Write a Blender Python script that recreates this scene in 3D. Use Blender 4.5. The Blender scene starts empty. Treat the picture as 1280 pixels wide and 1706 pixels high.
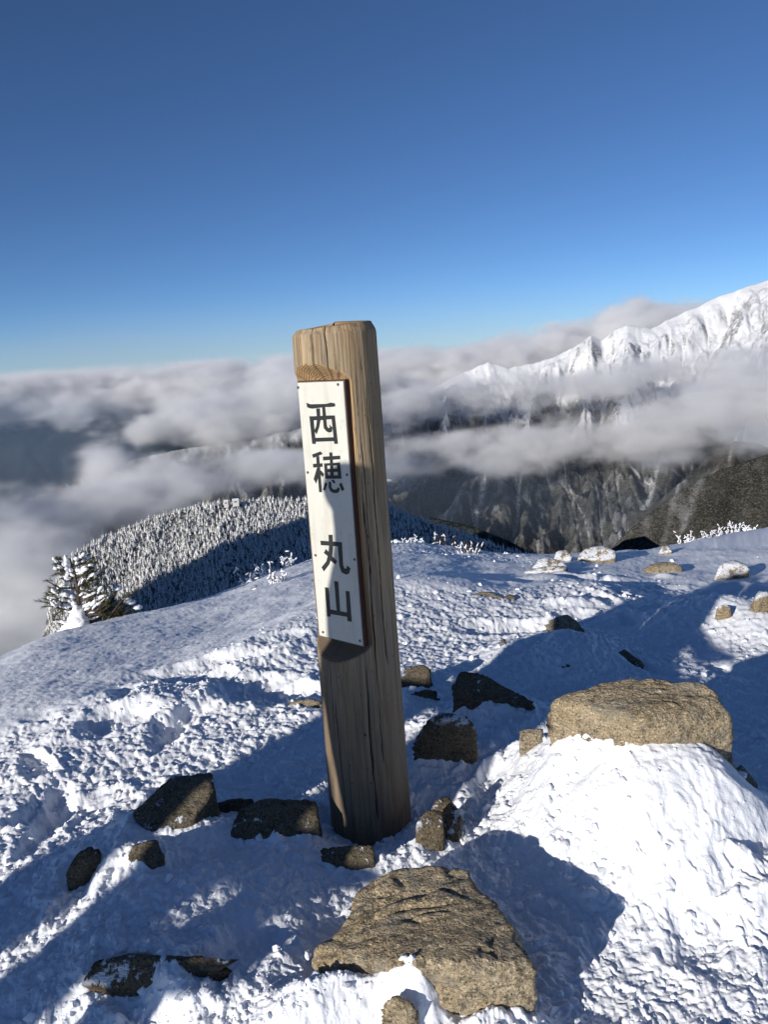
import bpy, bmesh, math, random
import numpy as np
from mathutils import Vector, Matrix

scn = bpy.context.scene
C = scn.collection
rng = np.random.default_rng(7)
random.seed(7)

# ------------------------------------------------------------------ camera
PW, PH, FPX = 1280, 1706, 1282.0
PITCH, ROLL, HC = math.radians(-12.0), math.radians(3.8), 1.5
fw = np.array([0, math.cos(PITCH), math.sin(PITCH)])
up0 = np.array([0, -math.sin(PITCH), math.cos(PITCH)])
r0 = np.array([1.0, 0, 0])
cR = r0 * math.cos(ROLL) - up0 * math.sin(ROLL)
cU = r0 * math.sin(ROLL) + up0 * math.cos(ROLL)
EYE = np.array([0, 0, HC])
cam_d = bpy.data.cameras.new('camera')
cam = bpy.data.objects.new('camera', cam_d)
C.objects.link(cam)
cam_d.sensor_fit = 'VERTICAL'
cam_d.sensor_height = 24.0
cam_d.lens = 24.0 * FPX / PH
cam_d.clip_start = 0.02
cam_d.clip_end = 200000
cam.matrix_world = Matrix(((cR[0], cU[0], -fw[0], 0), (cR[1], cU[1], -fw[1], 0), (cR[2], cU[2], -fw[2], HC), (0, 0, 0, 1)))
scn.camera = cam

# ------------------------------------------------------------------ sky, sun, exposure
SUN_EL = math.radians(16.0)
ANTI = math.radians(43.0)                     # heading of the shadows, to the right of the view
sx, sy = math.sin(ANTI), math.cos(ANTI)
to_sun = Vector((-sx * math.cos(SUN_EL), -sy * math.cos(SUN_EL), math.sin(SUN_EL)))
world = bpy.data.worlds.new('World')
scn.world = world
world.use_nodes = True
wn = world.node_tree
bg = wn.nodes['Background']
sky = wn.nodes.new('ShaderNodeTexSky')
sky.sky_type = 'NISHITA'
sky.sun_disc = False
sky.sun_elevation = SUN_EL
sky.sun_rotation = math.atan2(to_sun.x, to_sun.y)
sky.altitude = 2450
sky.air_density = 0.7
sky.dust_density = 0.1
sky.ozone_density = 5.0
wn.links.new(sky.outputs[0], bg.inputs[0])
bg.inputs[1].default_value = 0.09
sun_d = bpy.data.lights.new('sun', 'SUN')
sun = bpy.data.objects.new('sun', sun_d)
C.objects.link(sun)
sun_d.energy = 4.7
sun_d.angle = math.radians(0.53)
sun_d.color = (1.0, 0.945, 0.87)
sun.rotation_euler = to_sun.to_track_quat('Z', 'Y').to_euler()
scn.view_settings.view_transform = 'Standard'
scn.view_settings.look = 'None'
scn.view_settings.gamma = 1
scn.view_settings.use_curve_mapping = False
scn.view_settings.exposure = 0.12
scn.cycles.max_bounces = 10
scn.cycles.diffuse_bounces = 4
scn.cycles.volume_bounces = 7
scn.cycles.volume_step_rate = 2.0
scn.cycles.volume_max_steps = 512
scn.cycles.use_denoising = True

# ------------------------------------------------------------------ helpers
def ray(px, py):
    d = fw + cR * (px - PW / 2) / FPX + cU * (PH / 2 - py) / FPX
    return d / np.linalg.norm(d)

def elaz(px, py):
    d = ray(px, py)
    return math.asin(d[2]), math.atan2(d[0], d[1])

def at_z(px, py, z):
    d = ray(px, py)
    return EYE + d * ((z - HC) / d[2])

def at_r(px, py, r):
    d = ray(px, py)
    return EYE + d * (r / math.hypot(d[0], d[1]))

def proj(x, y, z):
    v0, v1, v2 = x, y, z - HC
    dz = v1 * fw[1] + v2 * fw[2]
    return (PW / 2 + FPX * (v0 * cR[0] + v1 * cR[1] + v2 * cR[2]) / dz,
            PH / 2 - FPX * (v0 * cU[0] + v1 * cU[1] + v2 * cU[2]) / dz)

def _hash(ix, iy, iz, seed):
    h = (ix.astype(np.uint64) * np.uint64(374761393) + iy.astype(np.uint64) * np.uint64(668265263)
         + iz.astype(np.uint64) * np.uint64(2147483647) + np.uint64((seed * 1274126177 + 97) & 0xffffffff)) & np.uint64(0xffffffff)
    h = ((h ^ (h >> np.uint64(13))) * np.uint64(1274126177)) & np.uint64(0xffffffff)
    h = ((h ^ (h >> np.uint64(16))) * np.uint64(2246822519)) & np.uint64(0xffffffff)
    return h ^ (h >> np.uint64(15))

def noise2(x, y, seed=0):
    """gradient noise, about -1..1"""
    x = np.asarray(x, float); y = np.asarray(y, float)
    x0 = np.floor(x); y0 = np.floor(y)
    fx, fy = x - x0, y - y0
    ix = x0.astype(np.int64); iy = y0.astype(np.int64); z = np.zeros_like(ix)
    u = fx ** 3 * (fx * (fx * 6 - 15) + 10); v = fy ** 3 * (fy * (fy * 6 - 15) + 10)
    def g(ax, ay):
        a = _hash(ix + ax, iy + ay, z, seed).astype(np.float64) * (2 * math.pi / 4294967296.0)
        return np.cos(a) * (fx - ax) + np.sin(a) * (fy - ay)
    a = g(0, 0); b = g(1, 0); c = g(0, 1); d = g(1, 1)
    return 1.45 * ((a + (b - a) * u) + ((c + (d - c) * u) - (a + (b - a) * u)) * v)

def noise3(x, y, z, seed=0):
    x0, y0, z0 = np.floor(x), np.floor(y), np.floor(z)
    fx, fy, fz = x - x0, y - y0, z - z0
    ix, iy, iz = x0.astype(np.int64), y0.astype(np.int64), z0.astype(np.int64)
    s = lambda t: t ** 3 * (t * (t * 6 - 15) + 10)
    u, v, w = s(fx), s(fy), s(fz)
    def g(ax, ay, az):
        h = _hash(ix + ax, iy + ay, iz + az, seed)
        t = (h & np.uint64(0xffff)).astype(float) * (2 * math.pi / 65536); c = (h >> np.uint64(16)).astype(float) / 32768 - 1
        q = np.sqrt(np.maximum(0, 1 - c * c))
        return q * np.cos(t) * (fx - ax) + q * np.sin(t) * (fy - ay) + c * (fz - az)
    l = lambda a, b, t: a + (b - a) * t
    return 1.4 * l(l(l(g(0, 0, 0), g(1, 0, 0), u), l(g(0, 1, 0), g(1, 1, 0), u), v),
                   l(l(g(0, 0, 1), g(1, 0, 1), u), l(g(0, 1, 1), g(1, 1, 1), u), v), w)

def fbm2(x, y, octs=4, seed=0, gain=0.5, lac=2.03):
    t = 0; a = 1; n = 0
    for i in range(octs):
        t = t + a * noise2(x, y, seed + i); n += a
        a *= gain; x = x * lac + 3.7; y = y * lac + 1.3
    return t / n

def ridged2(x, y, octs=4, seed=0, gain=0.5, lac=2.1):
    t = 0; a = 1; n = 0
    for i in range(octs):
        t = t + a * (1 - np.abs(noise2(x, y, seed + i)) * 1.6); n += a
        a *= gain; x = x * lac + 5.1; y = y * lac + 2.9
    return t / n

def fbm3(p, f, octs=4, seed=0, gain=0.5):
    t = 0; a = 1; n = 0
    for i in range(octs):
        t = t + a * noise3(p[:, 0] * f + i * 7.3, p[:, 1] * f + 1.1 * i, p[:, 2] * f, seed + i); n += a
        a *= gain; f *= 2.07
    return t / n

def sstep(a, b, x):
    t = np.clip((x - a) / (b - a), 0, 1)
    return t * t * (3 - 2 * t)

def softplus(x, w):
    return w * np.logaddexp(0, x / w)

def mesh_np(name, V, F, mat=None, smooth=True):
    """V (n,3), F (m,4) or (m,3)"""
    me = bpy.data.meshes.new(name)
    V = np.ascontiguousarray(V, dtype=np.float32); F = np.ascontiguousarray(F, dtype=np.int32)
    k = F.shape[1]
    me.vertices.add(len(V)); me.vertices.foreach_set('co', V.ravel())
    me.loops.add(F.size); me.loops.foreach_set('vertex_index', F.ravel())
    me.polygons.add(len(F))
    me.polygons.foreach_set('loop_start', np.arange(0, F.size, k, dtype=np.int32))
    me.polygons.foreach_set('use_smooth', np.full(len(F), smooth, dtype=bool))
    me.update(calc_edges=True)
    if mat: me.materials.append(mat)
    return me

def attr(me, name, vals):
    a = me.attributes.new(name, 'FLOAT', 'POINT')
    a.data.foreach_set('value', np.ascontiguousarray(vals, dtype=np.float32).ravel())

def grid_faces(nr, nc, wrap=False):
    i = np.arange(nr - 1)[:, None]; j = np.arange(nc if wrap else nc - 1)[None, :]
    j2 = (j + 1) % nc
    a = i * nc + j; b = i * nc + j2; c = (i + 1) * nc + j2; d = (i + 1) * nc + j
    return np.stack([a, b, c, d], -1).reshape(-1, 4)

def link(name, me, parent=None, **props):
    o = bpy.data.objects.new(name, me)
    C.objects.link(o)
    if parent is not None: o.parent = parent
    for k, v in props.items(): o[k] = v
    return o

def empty(name, loc=(0, 0, 0), rz=0, **props):
    o = bpy.data.objects.new(name, None)
    o.empty_display_size = 0.1
    C.objects.link(o)
    o.location = loc; o.rotation_euler = (0, 0, rz)
    for k, v in props.items(): o[k] = v
    return o

# ------------------------------------------------------------------ materials
class NT:
    def __init__(s, name, disp=False):
        s.m = bpy.data.materials.new(name); s.m.use_nodes = True
        s.t = s.m.node_tree; s.b = s.t.nodes['Principled BSDF']; s.out = s.t.nodes['Material Output']
    def n(s, typ, **kw):
        nd = s.t.nodes.new('ShaderNode' + typ)
        for k, v in kw.items():
            if k.startswith('i_'):
                key = k[2:]
                key = int(key) if key.isdigit() else key.replace('_', ' ')
                s.set(nd.inputs[key], v)
            else: setattr(nd, k, v)
        return nd
    def set(s, sock, v):
        if isinstance(v, bpy.types.NodeSocket): s.t.links.new(v, sock)
        elif isinstance(v, bpy.types.Node): s.t.links.new(v.outputs[0], sock)
        else: sock.default_value = v
    def coords(s, kind='Object', scale=(1, 1, 1)):
        tc = s.n('TexCoord'); mp = s.n('Mapping'); mp.inputs['Scale'].default_value = scale
        s.t.links.new(tc.outputs[kind], mp.inputs[0]); return mp.outputs[0]
    def noise(s, vec, scale, detail=4, rough=0.55, dist=0):
        nd = s.n('TexNoise'); s.set(nd.inputs['Vector'], vec)
        nd.inputs['Scale'].default_value = scale; nd.inputs['Detail'].default_value = detail
        nd.inputs['Roughness'].default_value = rough; nd.inputs['Distortion'].default_value = dist
        return nd.outputs['Fac']
    def ramp(s, fac, stops, interp='LINEAR'):
        nd = s.n('ValToRGB'); s.set(nd.inputs[0], fac); r = nd.color_ramp; r.interpolation = interp
        while len(r.elements) < len(stops): r.elements.new(0.5)
        for e, (p, c) in zip(r.elements, stops):
            e.position = p; e.color = c if len(c) == 4 else (*c, 1)
        return nd.outputs[0]
    def fac(s, v, a, b, lo=0.0, hi=1.0):
        nd = s.n('MapRange'); nd.clamp = True; s.set(nd.inputs[0], v)
        for i, q in zip((1, 2, 3, 4), (a, b, lo, hi)): nd.inputs[i].default_value = q
        return nd.outputs[0]
    def math(s, op, a, b=0.0, clamp=False):
        nd = s.n('Math', operation=op, use_clamp=clamp); s.set(nd.inputs[0], a); s.set(nd.inputs[1], b); return nd.outputs[0]
    def mix(s, f, a, b, blend='MIX'):
        nd = s.n('Mix', data_type='RGBA', blend_type=blend)
        s.set(nd.inputs[0], f)
        for sock, v in ((nd.inputs[6], a), (nd.inputs[7], b)):
            s.set(sock, (*v, 1) if isinstance(v, tuple) and len(v) == 3 else v)
        return nd.outputs[2]
    def attr(s, name):
        return s.n('Attribute', attribute_name=name).outputs['Fac']
    def bump(s, h, strength=0.5, dist=0.01, normal=None):
        nd = s.n('Bump'); s.set(nd.inputs['Height'], h); nd.inputs['Strength'].default_value = strength
        nd.inputs['Distance'].default_value = dist
        if normal is not None: s.set(nd.inputs['Normal'], normal)
        return nd.outputs[0]
    def fin(s, color=None, rough=None, normal=None, spec=0.3):
        if color is not None: s.set(s.b.inputs['Base Color'], (*color, 1) if isinstance(color, tuple) and len(color) == 3 else color)
        if rough is not None: s.set(s.b.inputs['Roughness'], rough)
        if normal is not None: s.set(s.b.inputs['Normal'], normal)
        s.b.inputs['Specular IOR Level'].default_value = spec
        return s.m

def plain(name, col, rough=0.6, spec=0.3, metal=0.0):
    t = NT(name); t.b.inputs['Metallic'].default_value = metal
    v = t.coords(); f = t.noise(v, 30, 4)
    c = t.mix(t.fac(f, 0.3, 0.7), tuple(x * 0.85 for x in col), tuple(min(1, x * 1.12) for x in col))
    return t.fin(c, rough, None, spec)

def snow_mat(name='snow'):
    t = NT(name); v = t.coords()
    f1 = t.noise(v, 3, 4); f2 = t.noise(v, 140, 3, 0.6); f3 = t.noise(v, 32, 4, 0.6)
    c = t.mix(t.fac(f1, 0.35, 0.7), (0.84, 0.86, 0.90), (0.90, 0.915, 0.94))
    dirt = t.attr('dirt')
    spk = t.noise(v, 60, 5, 0.7)
    c = t.mix(t.math('MULTIPLY', dirt, t.fac(spk, 0.50, 0.62)), c, (0.16, 0.11, 0.07))
    h = t.math('ADD', t.math('MULTIPLY', f3, 0.6), t.math('MULTIPLY', f2, 0.25))
    return t.fin(c, 0.55, t.bump(h, 0.55, 0.012), 0.25)

def rock_mat(name, tint=(1, 1, 1), snow=0.0):
    t = NT(name); v = t.coords()
    vs = t.coords(scale=(1, 1, 3.2))
    big = t.noise(v, 5, 5, 0.6); med = t.noise(v, 34, 5, 0.62); spk = t.noise(v, 150, 3, 0.7)
    T = lambda c: tuple(a * b for a, b in zip(c, tint))
    c = t.mix(t.fac(big, 0.32, 0.68), T((0.30, 0.235, 0.145)), T((0.43, 0.36, 0.255)))
    c = t.mix(t.fac(med, 0.50, 0.66), c, T((0.15, 0.125, 0.085)))
    c = t.mix(t.fac(spk, 0.56, 0.66), c, T((0.58, 0.53, 0.44)))
    c = t.mix(t.fac(spk, 0.44, 0.34), c, T((0.05, 0.045, 0.035)))
    lich = t.noise(v, 11, 6, 0.7, 0.5)
    c = t.mix(t.math('MULTIPLY', t.fac(lich, 0.54, 0.62), 0.7), c, T((0.20, 0.19, 0.165)))
    c = t.mix(t.math('MULTIPLY', t.fac(t.noise(v, 23, 6, 0.75), 0.60, 0.65), 0.75), c, T((0.07, 0.066, 0.055)))
    lay = t.noise(vs, 26, 5, 0.65, 0.4)
    if snow > 0:
        geo = t.n('NewGeometry'); sp = t.n('SeparateXYZ'); t.set(sp.inputs[0], geo.outputs['Normal'])
        sn = t.noise(v, 17, 6, 0.7)
        f = t.math('MULTIPLY', t.fac(sn, 0.62 - 0.2 * snow, 0.66 - 0.2 * snow), t.fac(sp.outputs[2], 0.2, 0.6))
        c = t.mix(f, c, (0.86, 0.88, 0.92))
    h = t.math('ADD', t.math('MULTIPLY', lay, 1.0), t.math('ADD', t.math('MULTIPLY', med, 0.8), t.math('MULTIPLY', spk, 0.25)))
    return t.fin(c, 0.85, t.bump(h, 1.0, 0.022), 0.2)

def wood_mat():
    t = NT('weathered_wood'); v = t.coords(scale=(1, 1, 0.035)); vo = t.coords()
    v2 = t.coords(scale=(1, 1, 0.12))
    g1 = t.noise(v, 55, 6, 0.65, 0.6); g2 = t.noise(v, 190, 4, 0.6); blot = t.noise(v2, 9, 4, 0.6)
    c = t.mix(t.fac(g1, 0.34, 0.66), (0.17, 0.125, 0.08), (0.48, 0.36, 0.215))
    c = t.mix(t.fac(g2, 0.55, 0.70), c, (0.12, 0.095, 0.07))
    c = t.mix(t.math('MULTIPLY', t.fac(blot, 0.52, 0.70), 0.6), c, (0.27, 0.245, 0.215))
    c = t.mix(t.math('MULTIPLY', t.fac(blot, 0.46, 0.33), 0.6), c, (0.42, 0.26, 0.12))
    # growth rings show wherever the log is cut across the grain
    sp = t.n('SeparateXYZ'); tc = t.n('TexCoord'); t.set(sp.inputs[0], tc.outputs['Object'])
    x, y = sp.outputs[0], sp.outputs[1]
    r = t.math('SQRT', t.math('ADD', t.math('MULTIPLY', x, x), t.math('MULTIPLY', y, y)))
    rw = t.math('ADD', r, t.math('MULTIPLY', t.noise(vo, 9, 2), 0.014))
    ring = t.math('FRACT', t.math('MULTIPLY', rw, 150))
    rc = t.ramp(ring, [(0.0, (0.50, 0.33, 0.17)), (0.5, (0.40, 0.25, 0.12)), (0.8, (0.10, 0.055, 0.03)), (1.0, (0.45, 0.30, 0.15))])
    zz = sp.outputs[2]
    cut_shade = t.fac(zz, 0.95, 0.6)  # shade on the lower cut, put into the ring colour
    rc = t.mix(t.math('MULTIPLY', cut_shade, 0.75), rc, (0.09, 0.07, 0.05))
    c = t.mix(t.attr('cut'), c, rc)
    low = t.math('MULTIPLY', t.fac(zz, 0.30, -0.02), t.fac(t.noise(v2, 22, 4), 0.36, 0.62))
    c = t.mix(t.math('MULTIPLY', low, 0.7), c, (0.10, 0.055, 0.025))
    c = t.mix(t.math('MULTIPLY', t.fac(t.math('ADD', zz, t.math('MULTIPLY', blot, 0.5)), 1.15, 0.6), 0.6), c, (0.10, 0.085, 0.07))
    pit = t.noise(t.coords(scale=(1, 1, 0.4)), 120, 2, 0.5)
    c = t.mix(t.fac(pit, 0.71, 0.75), c, (0.03, 0.022, 0.016))
    c = t.mix(t.attr('crack'), c, (0.025, 0.018, 0.012))
    h = t.math('ADD', t.math('MULTIPLY', g1, 1.0), t.math('MULTIPLY', g2, 0.5))
    return t.fin(c, 0.8, t.bump(h, 0.55, 0.006), 0.2)

M = {}
M['snow'] = snow_mat()
M['rock'] = rock_mat('granite')
M['rock_dark'] = rock_mat('shade_darkened_granite', (0.45, 0.45, 0.44), 0.15)  # granite tinted down, the shade on these rocks is in the colour
M['rock_snowy'] = rock_mat('granite_with_snow', (0.5, 0.48, 0.45), 0.55)
M['rock_tan'] = rock_mat('tan_granite', (1.22, 1.18, 1.10))
M['tan_snow'] = rock_mat('tan_granite_under_snow', (1.0, 0.95, 0.85), 0.93)
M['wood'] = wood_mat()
M['twig'] = plain('twig_bark', (0.075, 0.055, 0.04), 0.8)
M['needles'] = plain('pine_needles', (0.055, 0.06, 0.022), 0.7)
M['rime'] = plain('rime', (0.86, 0.875, 0.90), 0.6)

# ================================================================== SUMMIT GROUND
EDGE = [(-60, 1100, 5.1), (0, 1077, 5.3), (50, 1050, 5.5), (100, 1033, 5.7), (250, 1003, 6.2), (380, 972, 7.0), (440, 945, 7.6), (500, 925, 8.1),
        (580, 900, 8.9), (650, 893, 9.2), (720, 893, 9.2), (780, 907, 8.8), (880, 911, 8.6), (1020, 908, 8.8), (1090, 903, 9.5), (1180, 885, 10.5), (1280, 868, 11.5), (1400, 845, 12.5)]
_ea = np.array([[elaz(a, b)[1], r, HC + r * math.tan(elaz(a, b)[0])] for a, b, r in EDGE])

_fa = np.linspace(_ea[0, 0] - 0.3, _ea[-1, 0] + 0.3, 900)
def _sm(col):
    v = np.interp(_fa, _ea[:, 0], _ea[:, col]); k = np.exp(-0.5 * (np.arange(-60, 61) * (_fa[1] - _fa[0]) / 0.025) ** 2); k /= k.sum()
    return np.convolve(np.pad(v, 60, mode='edge'), k, mode='valid')
_fr, _fz = _sm(1), _sm(2)

def base_h(x, y):
    r = np.hypot(x, y); az = np.arctan2(x, y)
    front = sstep(2.2, 0.7, np.abs(az))
    re = np.interp(az, _fa, _fr); ze = np.interp(az, _fa, _fz)
    re = 22 + (re - 22) * front
    sl = 0.04 + 0.09 * front
    z = -sl * softplus(r - 3.0, 0.5)
    cor = (ze + 0.13 * softplus(re - 3.0, 0.5)) * front
    z = z + cor * np.where(r < re, sstep(3.2, 8.0, r) / np.maximum(sstep(3.2, 8.0, re), 0.2), 1.0)
    d = r - re
    z = z - 0.52 * softplus(d - 0.35, 0.45) 
    return z

# (px, py, z guess, radius across, radius along view, height): drifts and mounds
def P2(px, py, z=0.0):
    p = at_z(px, py, z); return p[0], p[1]
MOUNDS = []
def mound(px, py, rx, ry, h, rot=0.0, z=0.0, power=1.0):
    x, y = P2(px, py, z); MOUNDS.append((x, y, rx, ry, h, rot, power))
mound(965, 1235, 0.20, 0.40, 0.17, 0.12, 0.24, 1.0)
mound(1085, 1225, 0.27, 0.30, 0.235, 0.0, 0.30, 1.3)
mound(840, 1700, 0.13, 0.06, 0.085, 0.0, 0.06)
mound(1190, 1420, 0.30, 0.16, 0.05, 0.2, 0.05)        # drift below the right boulder
mound(930, 1225, 0.10, 0.16, 0.05, 0.0, 0.25)
mound(1215, 1370, 0.26, 0.30, 0.09, 0.0, 0.05)
mound(1270, 1500, 0.20, 0.20, 0.05)
mound(190, 1430, 0.17, 0.17, 0.10, 0.5)                      # left mound under the rocks
mound(300, 1520, 0.40, 0.22, 0.085, 0.3)
mound(350, 1640, 0.35, 0.14, 0.04)
mound(560, 1645, 0.17, 0.075, 0.13, 0.0, 0.12)
mound(690, 1640, 0.065, 0.05, 0.12, 0.0, 0.12)
mound(330, 1400, .12, .08, .05)
mound(470, 1405, .14, .06, .04)
mound(580, 1400, 0.10, 0.09, 0.07)
mound(660, 1440, 0.10, 0.06, 0.05)
mound(820, 1190, 0.20, 0.20, 0.10)                           # behind the ridge rock
mound(940, 1060, 0.30, 0.32, 0.13)                           # arch rim rock
mound(510, 1010, 0.35, 0.9, 0.12, -0.5)                      # wind drift left of the post
mound(730, 935, 0.75, 0.9, 0.15)                             # smooth hump behind the post
mound(1230, 985, 0.45, 0.55, 0.22, 0.3)                      # snow on far right rock
mound(990, 920, 0.45, 0.5, 0.12)
mound(60, 1160, 0.9, 0.8, 0.05)
mound(260, 1150, 0.35, 0.18, 0.06)
mound(110, 1215, 0.14, 0.05, 0.03, 0.2)
mound(720, 1275, 0.12, 0.14, 0.03)

RK = [
 ('slanted blocky rock in shade on the left mound, sunlit at its top edge', [(222, 1352), (285, 1290), (355, 1284), (358, 1312), (325, 1362), (262, 1392), (240, 1380)], .09, .25, dict(seed=41, mat='rock_dark', rnd=40, sub=5)),
 ('small dark lumpy rock below the slanted rock at the left', [(205, 1430), (222, 1405), (262, 1398), (274, 1420), (245, 1456), (215, 1450)], .06, .12, dict(seed=42, mat='rock_dark', sub=5, amp=.07)),
 ('wide flat grey rock slab just left of the foot of the post', [(380, 1385), (400, 1345), (440, 1330), (528, 1334), (536, 1368), (500, 1382), (430, 1398)], .06, .15, dict(seed=43, mat='rock_dark', rnd=40, sub=5)),
 ('thin dark rock edge between the slanted rock and the flat slab', [(355, 1338), (385, 1332), (425, 1330), (410, 1346), (372, 1350)], .03, .1, dict(seed=44, mat='rock_dark')),
 ('small wedge of grey rock in the snow in front of the post', [(530, 1412), (575, 1407), (622, 1406), (626, 1438), (590, 1444), (555, 1430)], .045, .1, dict(seed=45, mat='rock_dark', rnd=45, sub=5)),
 ('rounded dark rock dusted with snow on the right of the post', [(684, 1236), (712, 1196), (735, 1187), (780, 1192), (798, 1215), (792, 1246), (740, 1256)], .14, .25, dict(seed=46, mat='rock_snowy', rnd=26, sub=5, amp=.04)),
 ('dark jagged rock with a long low tail behind the rounded rock', [(750, 1146), (765, 1118), (800, 1118), (895, 1172), (885, 1183), (830, 1165), (785, 1164)], .14, .2, dict(seed=47, mat='rock_dark', rnd=40, sub=5, amp=.05)),
 ('dark rock half hidden behind the right edge of the post', [(660, 1140), (672, 1112), (700, 1107), (722, 1113), (712, 1130), (685, 1148)], .10, .15, dict(seed=48, mat='rock_dark', rnd=40)),
 ('flat dark rock sliver in the snow under the half-hidden rock', [(680, 1153), (700, 1149), (736, 1151), (730, 1156), (695, 1158)], .02, .08, dict(seed=49, mat='rock_dark')),
 ('small tan rock at the left end of the broad boulder', [(864, 1216), (885, 1212), (906, 1212), (905, 1235), (885, 1252), (870, 1245)], .08, .12, dict(seed=50, mat='rock', sub=5)),
 ('low dark buried slab edge at the bottom left', [(125, 1635), (150, 1595), (220, 1580), (330, 1590), (400, 1596), (330, 1608), (240, 1620), (235, 1645), (160, 1648)], .055, .12, dict(seed=51, mat='rock_snowy', sub=5, amp=.05, rnd=45)),
 ('brown stained rock against the right side of the post foot', [(692, 1415), (690, 1370), (712, 1345), (738, 1345), (742, 1380), (720, 1420)], .10, .1, dict(seed=52, mat='rock_snowy', sub=5, amp=.08)),
 ('brown rock lump poking from dirty snow right of the post foot', [(712, 1372), (722, 1330), (748, 1322), (772, 1350), (768, 1385), (740, 1395)], .07, .1, dict(seed=53, mat='rock_snowy', sub=5, amp=.08)),
 ('thin dark rock edge showing at the left mound foot', [(105, 1455), (128, 1418), (150, 1408), (170, 1412), (150, 1430), (120, 1458)], .05, .08, dict(seed=54, mat='rock_dark')),
 ('arched rim of dark tan rock capped by smooth snow in the middle distance', [(905, 1040), (925, 1026), (945, 1022), (965, 1035), (978, 1055), (940, 1052)], .10, .18, dict(seed=55, mat='rock')),
 ('flat dark slab lying in the wind-packed snow behind the post', [(785, 990), (805, 984), (842, 993), (838, 1000), (800, 997)], .03, .3, dict(seed=56, mat='rock')),
 ('dark thin rock beside the wind-packed hump behind the post', [(840, 994), (850, 990), (862, 995), (850, 999)], .03, .15, dict(seed=57, mat='rock_dark')),
 ('small dark flat rock in the shaded trodden path', [(1028, 1086), (1040, 1079), (1056, 1092), (1076, 1104), (1065, 1109), (1042, 1095)], .03, .1, dict(seed=58, mat='rock_dark')),
 ('tiny dark stone in the trodden snow left of the arched rim', [(830, 1068), (836, 1062), (846, 1063), (842, 1070)], .02, .05, dict(seed=59, mat='rock_dark', sub=3)),
 ('tiny dark stone on the shaded path behind the broad boulder', [(935, 1108), (945, 1104), (956, 1107), (948, 1111)], .015, .05, dict(seed=60, mat='rock_dark', sub=3)),
 ('leftmost snow-dusted tan rock on the far snow edge', [(885, 945), (897, 930), (915, 925), (945, 938), (948, 948), (915, 951)], .08, .4, dict(seed=61, mat='tan_snow', amp=.07)),
 ('low flat tan rock lying beside the leftmost edge rock', [(868, 953), (900, 944), (948, 942), (942, 950), (890, 957)], .05, .3, dict(seed=62, mat='tan_snow')),
 ('tan rock capped with snow second from left on the far edge', [(922, 932), (928, 918), (945, 914), (955, 925), (950, 936)], .085, .3, dict(seed=63, mat='tan_snow')),
 ('wide snow-covered rock in the middle of the far snow edge', [(960, 930), (975, 912), (1005, 907), (1030, 917), (1028, 930), (1000, 935)], .10, .4, dict(seed=64, mat='tan_snow')),
 ('small snow-dusted point of rock on the far edge right of centre', [(1097, 922), (1104, 909), (1115, 907), (1122, 918), (1110, 923)], .07, .2, dict(seed=65, mat='tan_snow')),
 ('large flat tan slab in the lit snow of the far edge', [(1070, 948), (1085, 939), (1125, 937), (1140, 944), (1135, 953), (1095, 955)], .07, .5, dict(seed=66, mat='rock')),
 ('snow-dusted tan rock at the far right in the path of the long shadow', [(1188, 968), (1200, 938), (1225, 931), (1252, 943), (1250, 956), (1210, 960)], .13, .4, dict(seed=67, mat='tan_snow')),
 ('small tan stone in the lit snow wedge at the right', [(1192, 1018), (1200, 1010), (1218, 1010), (1222, 1018), (1205, 1022)], .06, .12, dict(seed=68, mat='tan_snow')),
 ('tan rock corner at the right edge of the picture', [(1250, 1010), (1262, 996), (1285, 985), (1290, 1005), (1270, 1012)], .10, .2, dict(seed=69, mat='tan_snow')),
 ('long thin dark rock edge in the lit snow left of the post', [(468, 1170), (495, 1166), (540, 1166), (545, 1173), (500, 1176)], .025, .1, dict(seed=70, mat='rock')),
 ('broken tan rock piece in the snow in front of the front boulder', [(632, 1680), (650, 1655), (668, 1665), (700, 1680), (690, 1702), (650, 1700)], .06, .08, dict(seed=71, mat='rock_tan', sub=5, amp=.06)),
 ('dark rock behind the right end of the broad boulder', [(1215, 1290), (1232, 1268), (1262, 1300), (1268, 1312), (1250, 1305)], .05, .1, dict(seed=72, mat='rock')),
]
for _l, _o, _h, _d, _k in RK:                                    # snow banked against the stones
    _y = max(p[1] for p in _o); _x0, _x1 = min(p[0] for p in _o), max(p[0] for p in _o)
    _p = at_z((_x0 + _x1) / 2, _y, 0.0 if _y > 1090 else -0.4); _w = (_x1 - _x0) / FPX * np.linalg.norm(_p - EYE)
    MOUNDS.append((_p[0], _p[1], 0.62 * _w, min(0.35 * _w, 0.09), 0.5 * _h, 0.0, 1.0))

def smooth_mask(x, y):
    """1 where the snow is wind-packed and untrodden"""
    m = np.zeros_like(x)
    for px, py, z, rx, ry, s in [(200, 1060, -.4, 1.9, 1.5, 1), (-150, 1180, -.2, 1.3, .9, 1), (420, 990, -.5, 1.2, 1.3, 1), (740, 960, -.45, 1.1, 1.35, 1), (1100, 1330, .1, .36, .27, .5), (1230, 955, -.5, .6, .8, .7), (1180, 900, -.7, 2.0, 2.2, .6)]:
        p = at_z(px, py, z)
        q = ((x - p[0]) / rx) ** 2 + ((y - p[1]) / ry) ** 2
        m = np.maximum(m, s * sstep(1.25, 0.6, q))
    return m

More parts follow.
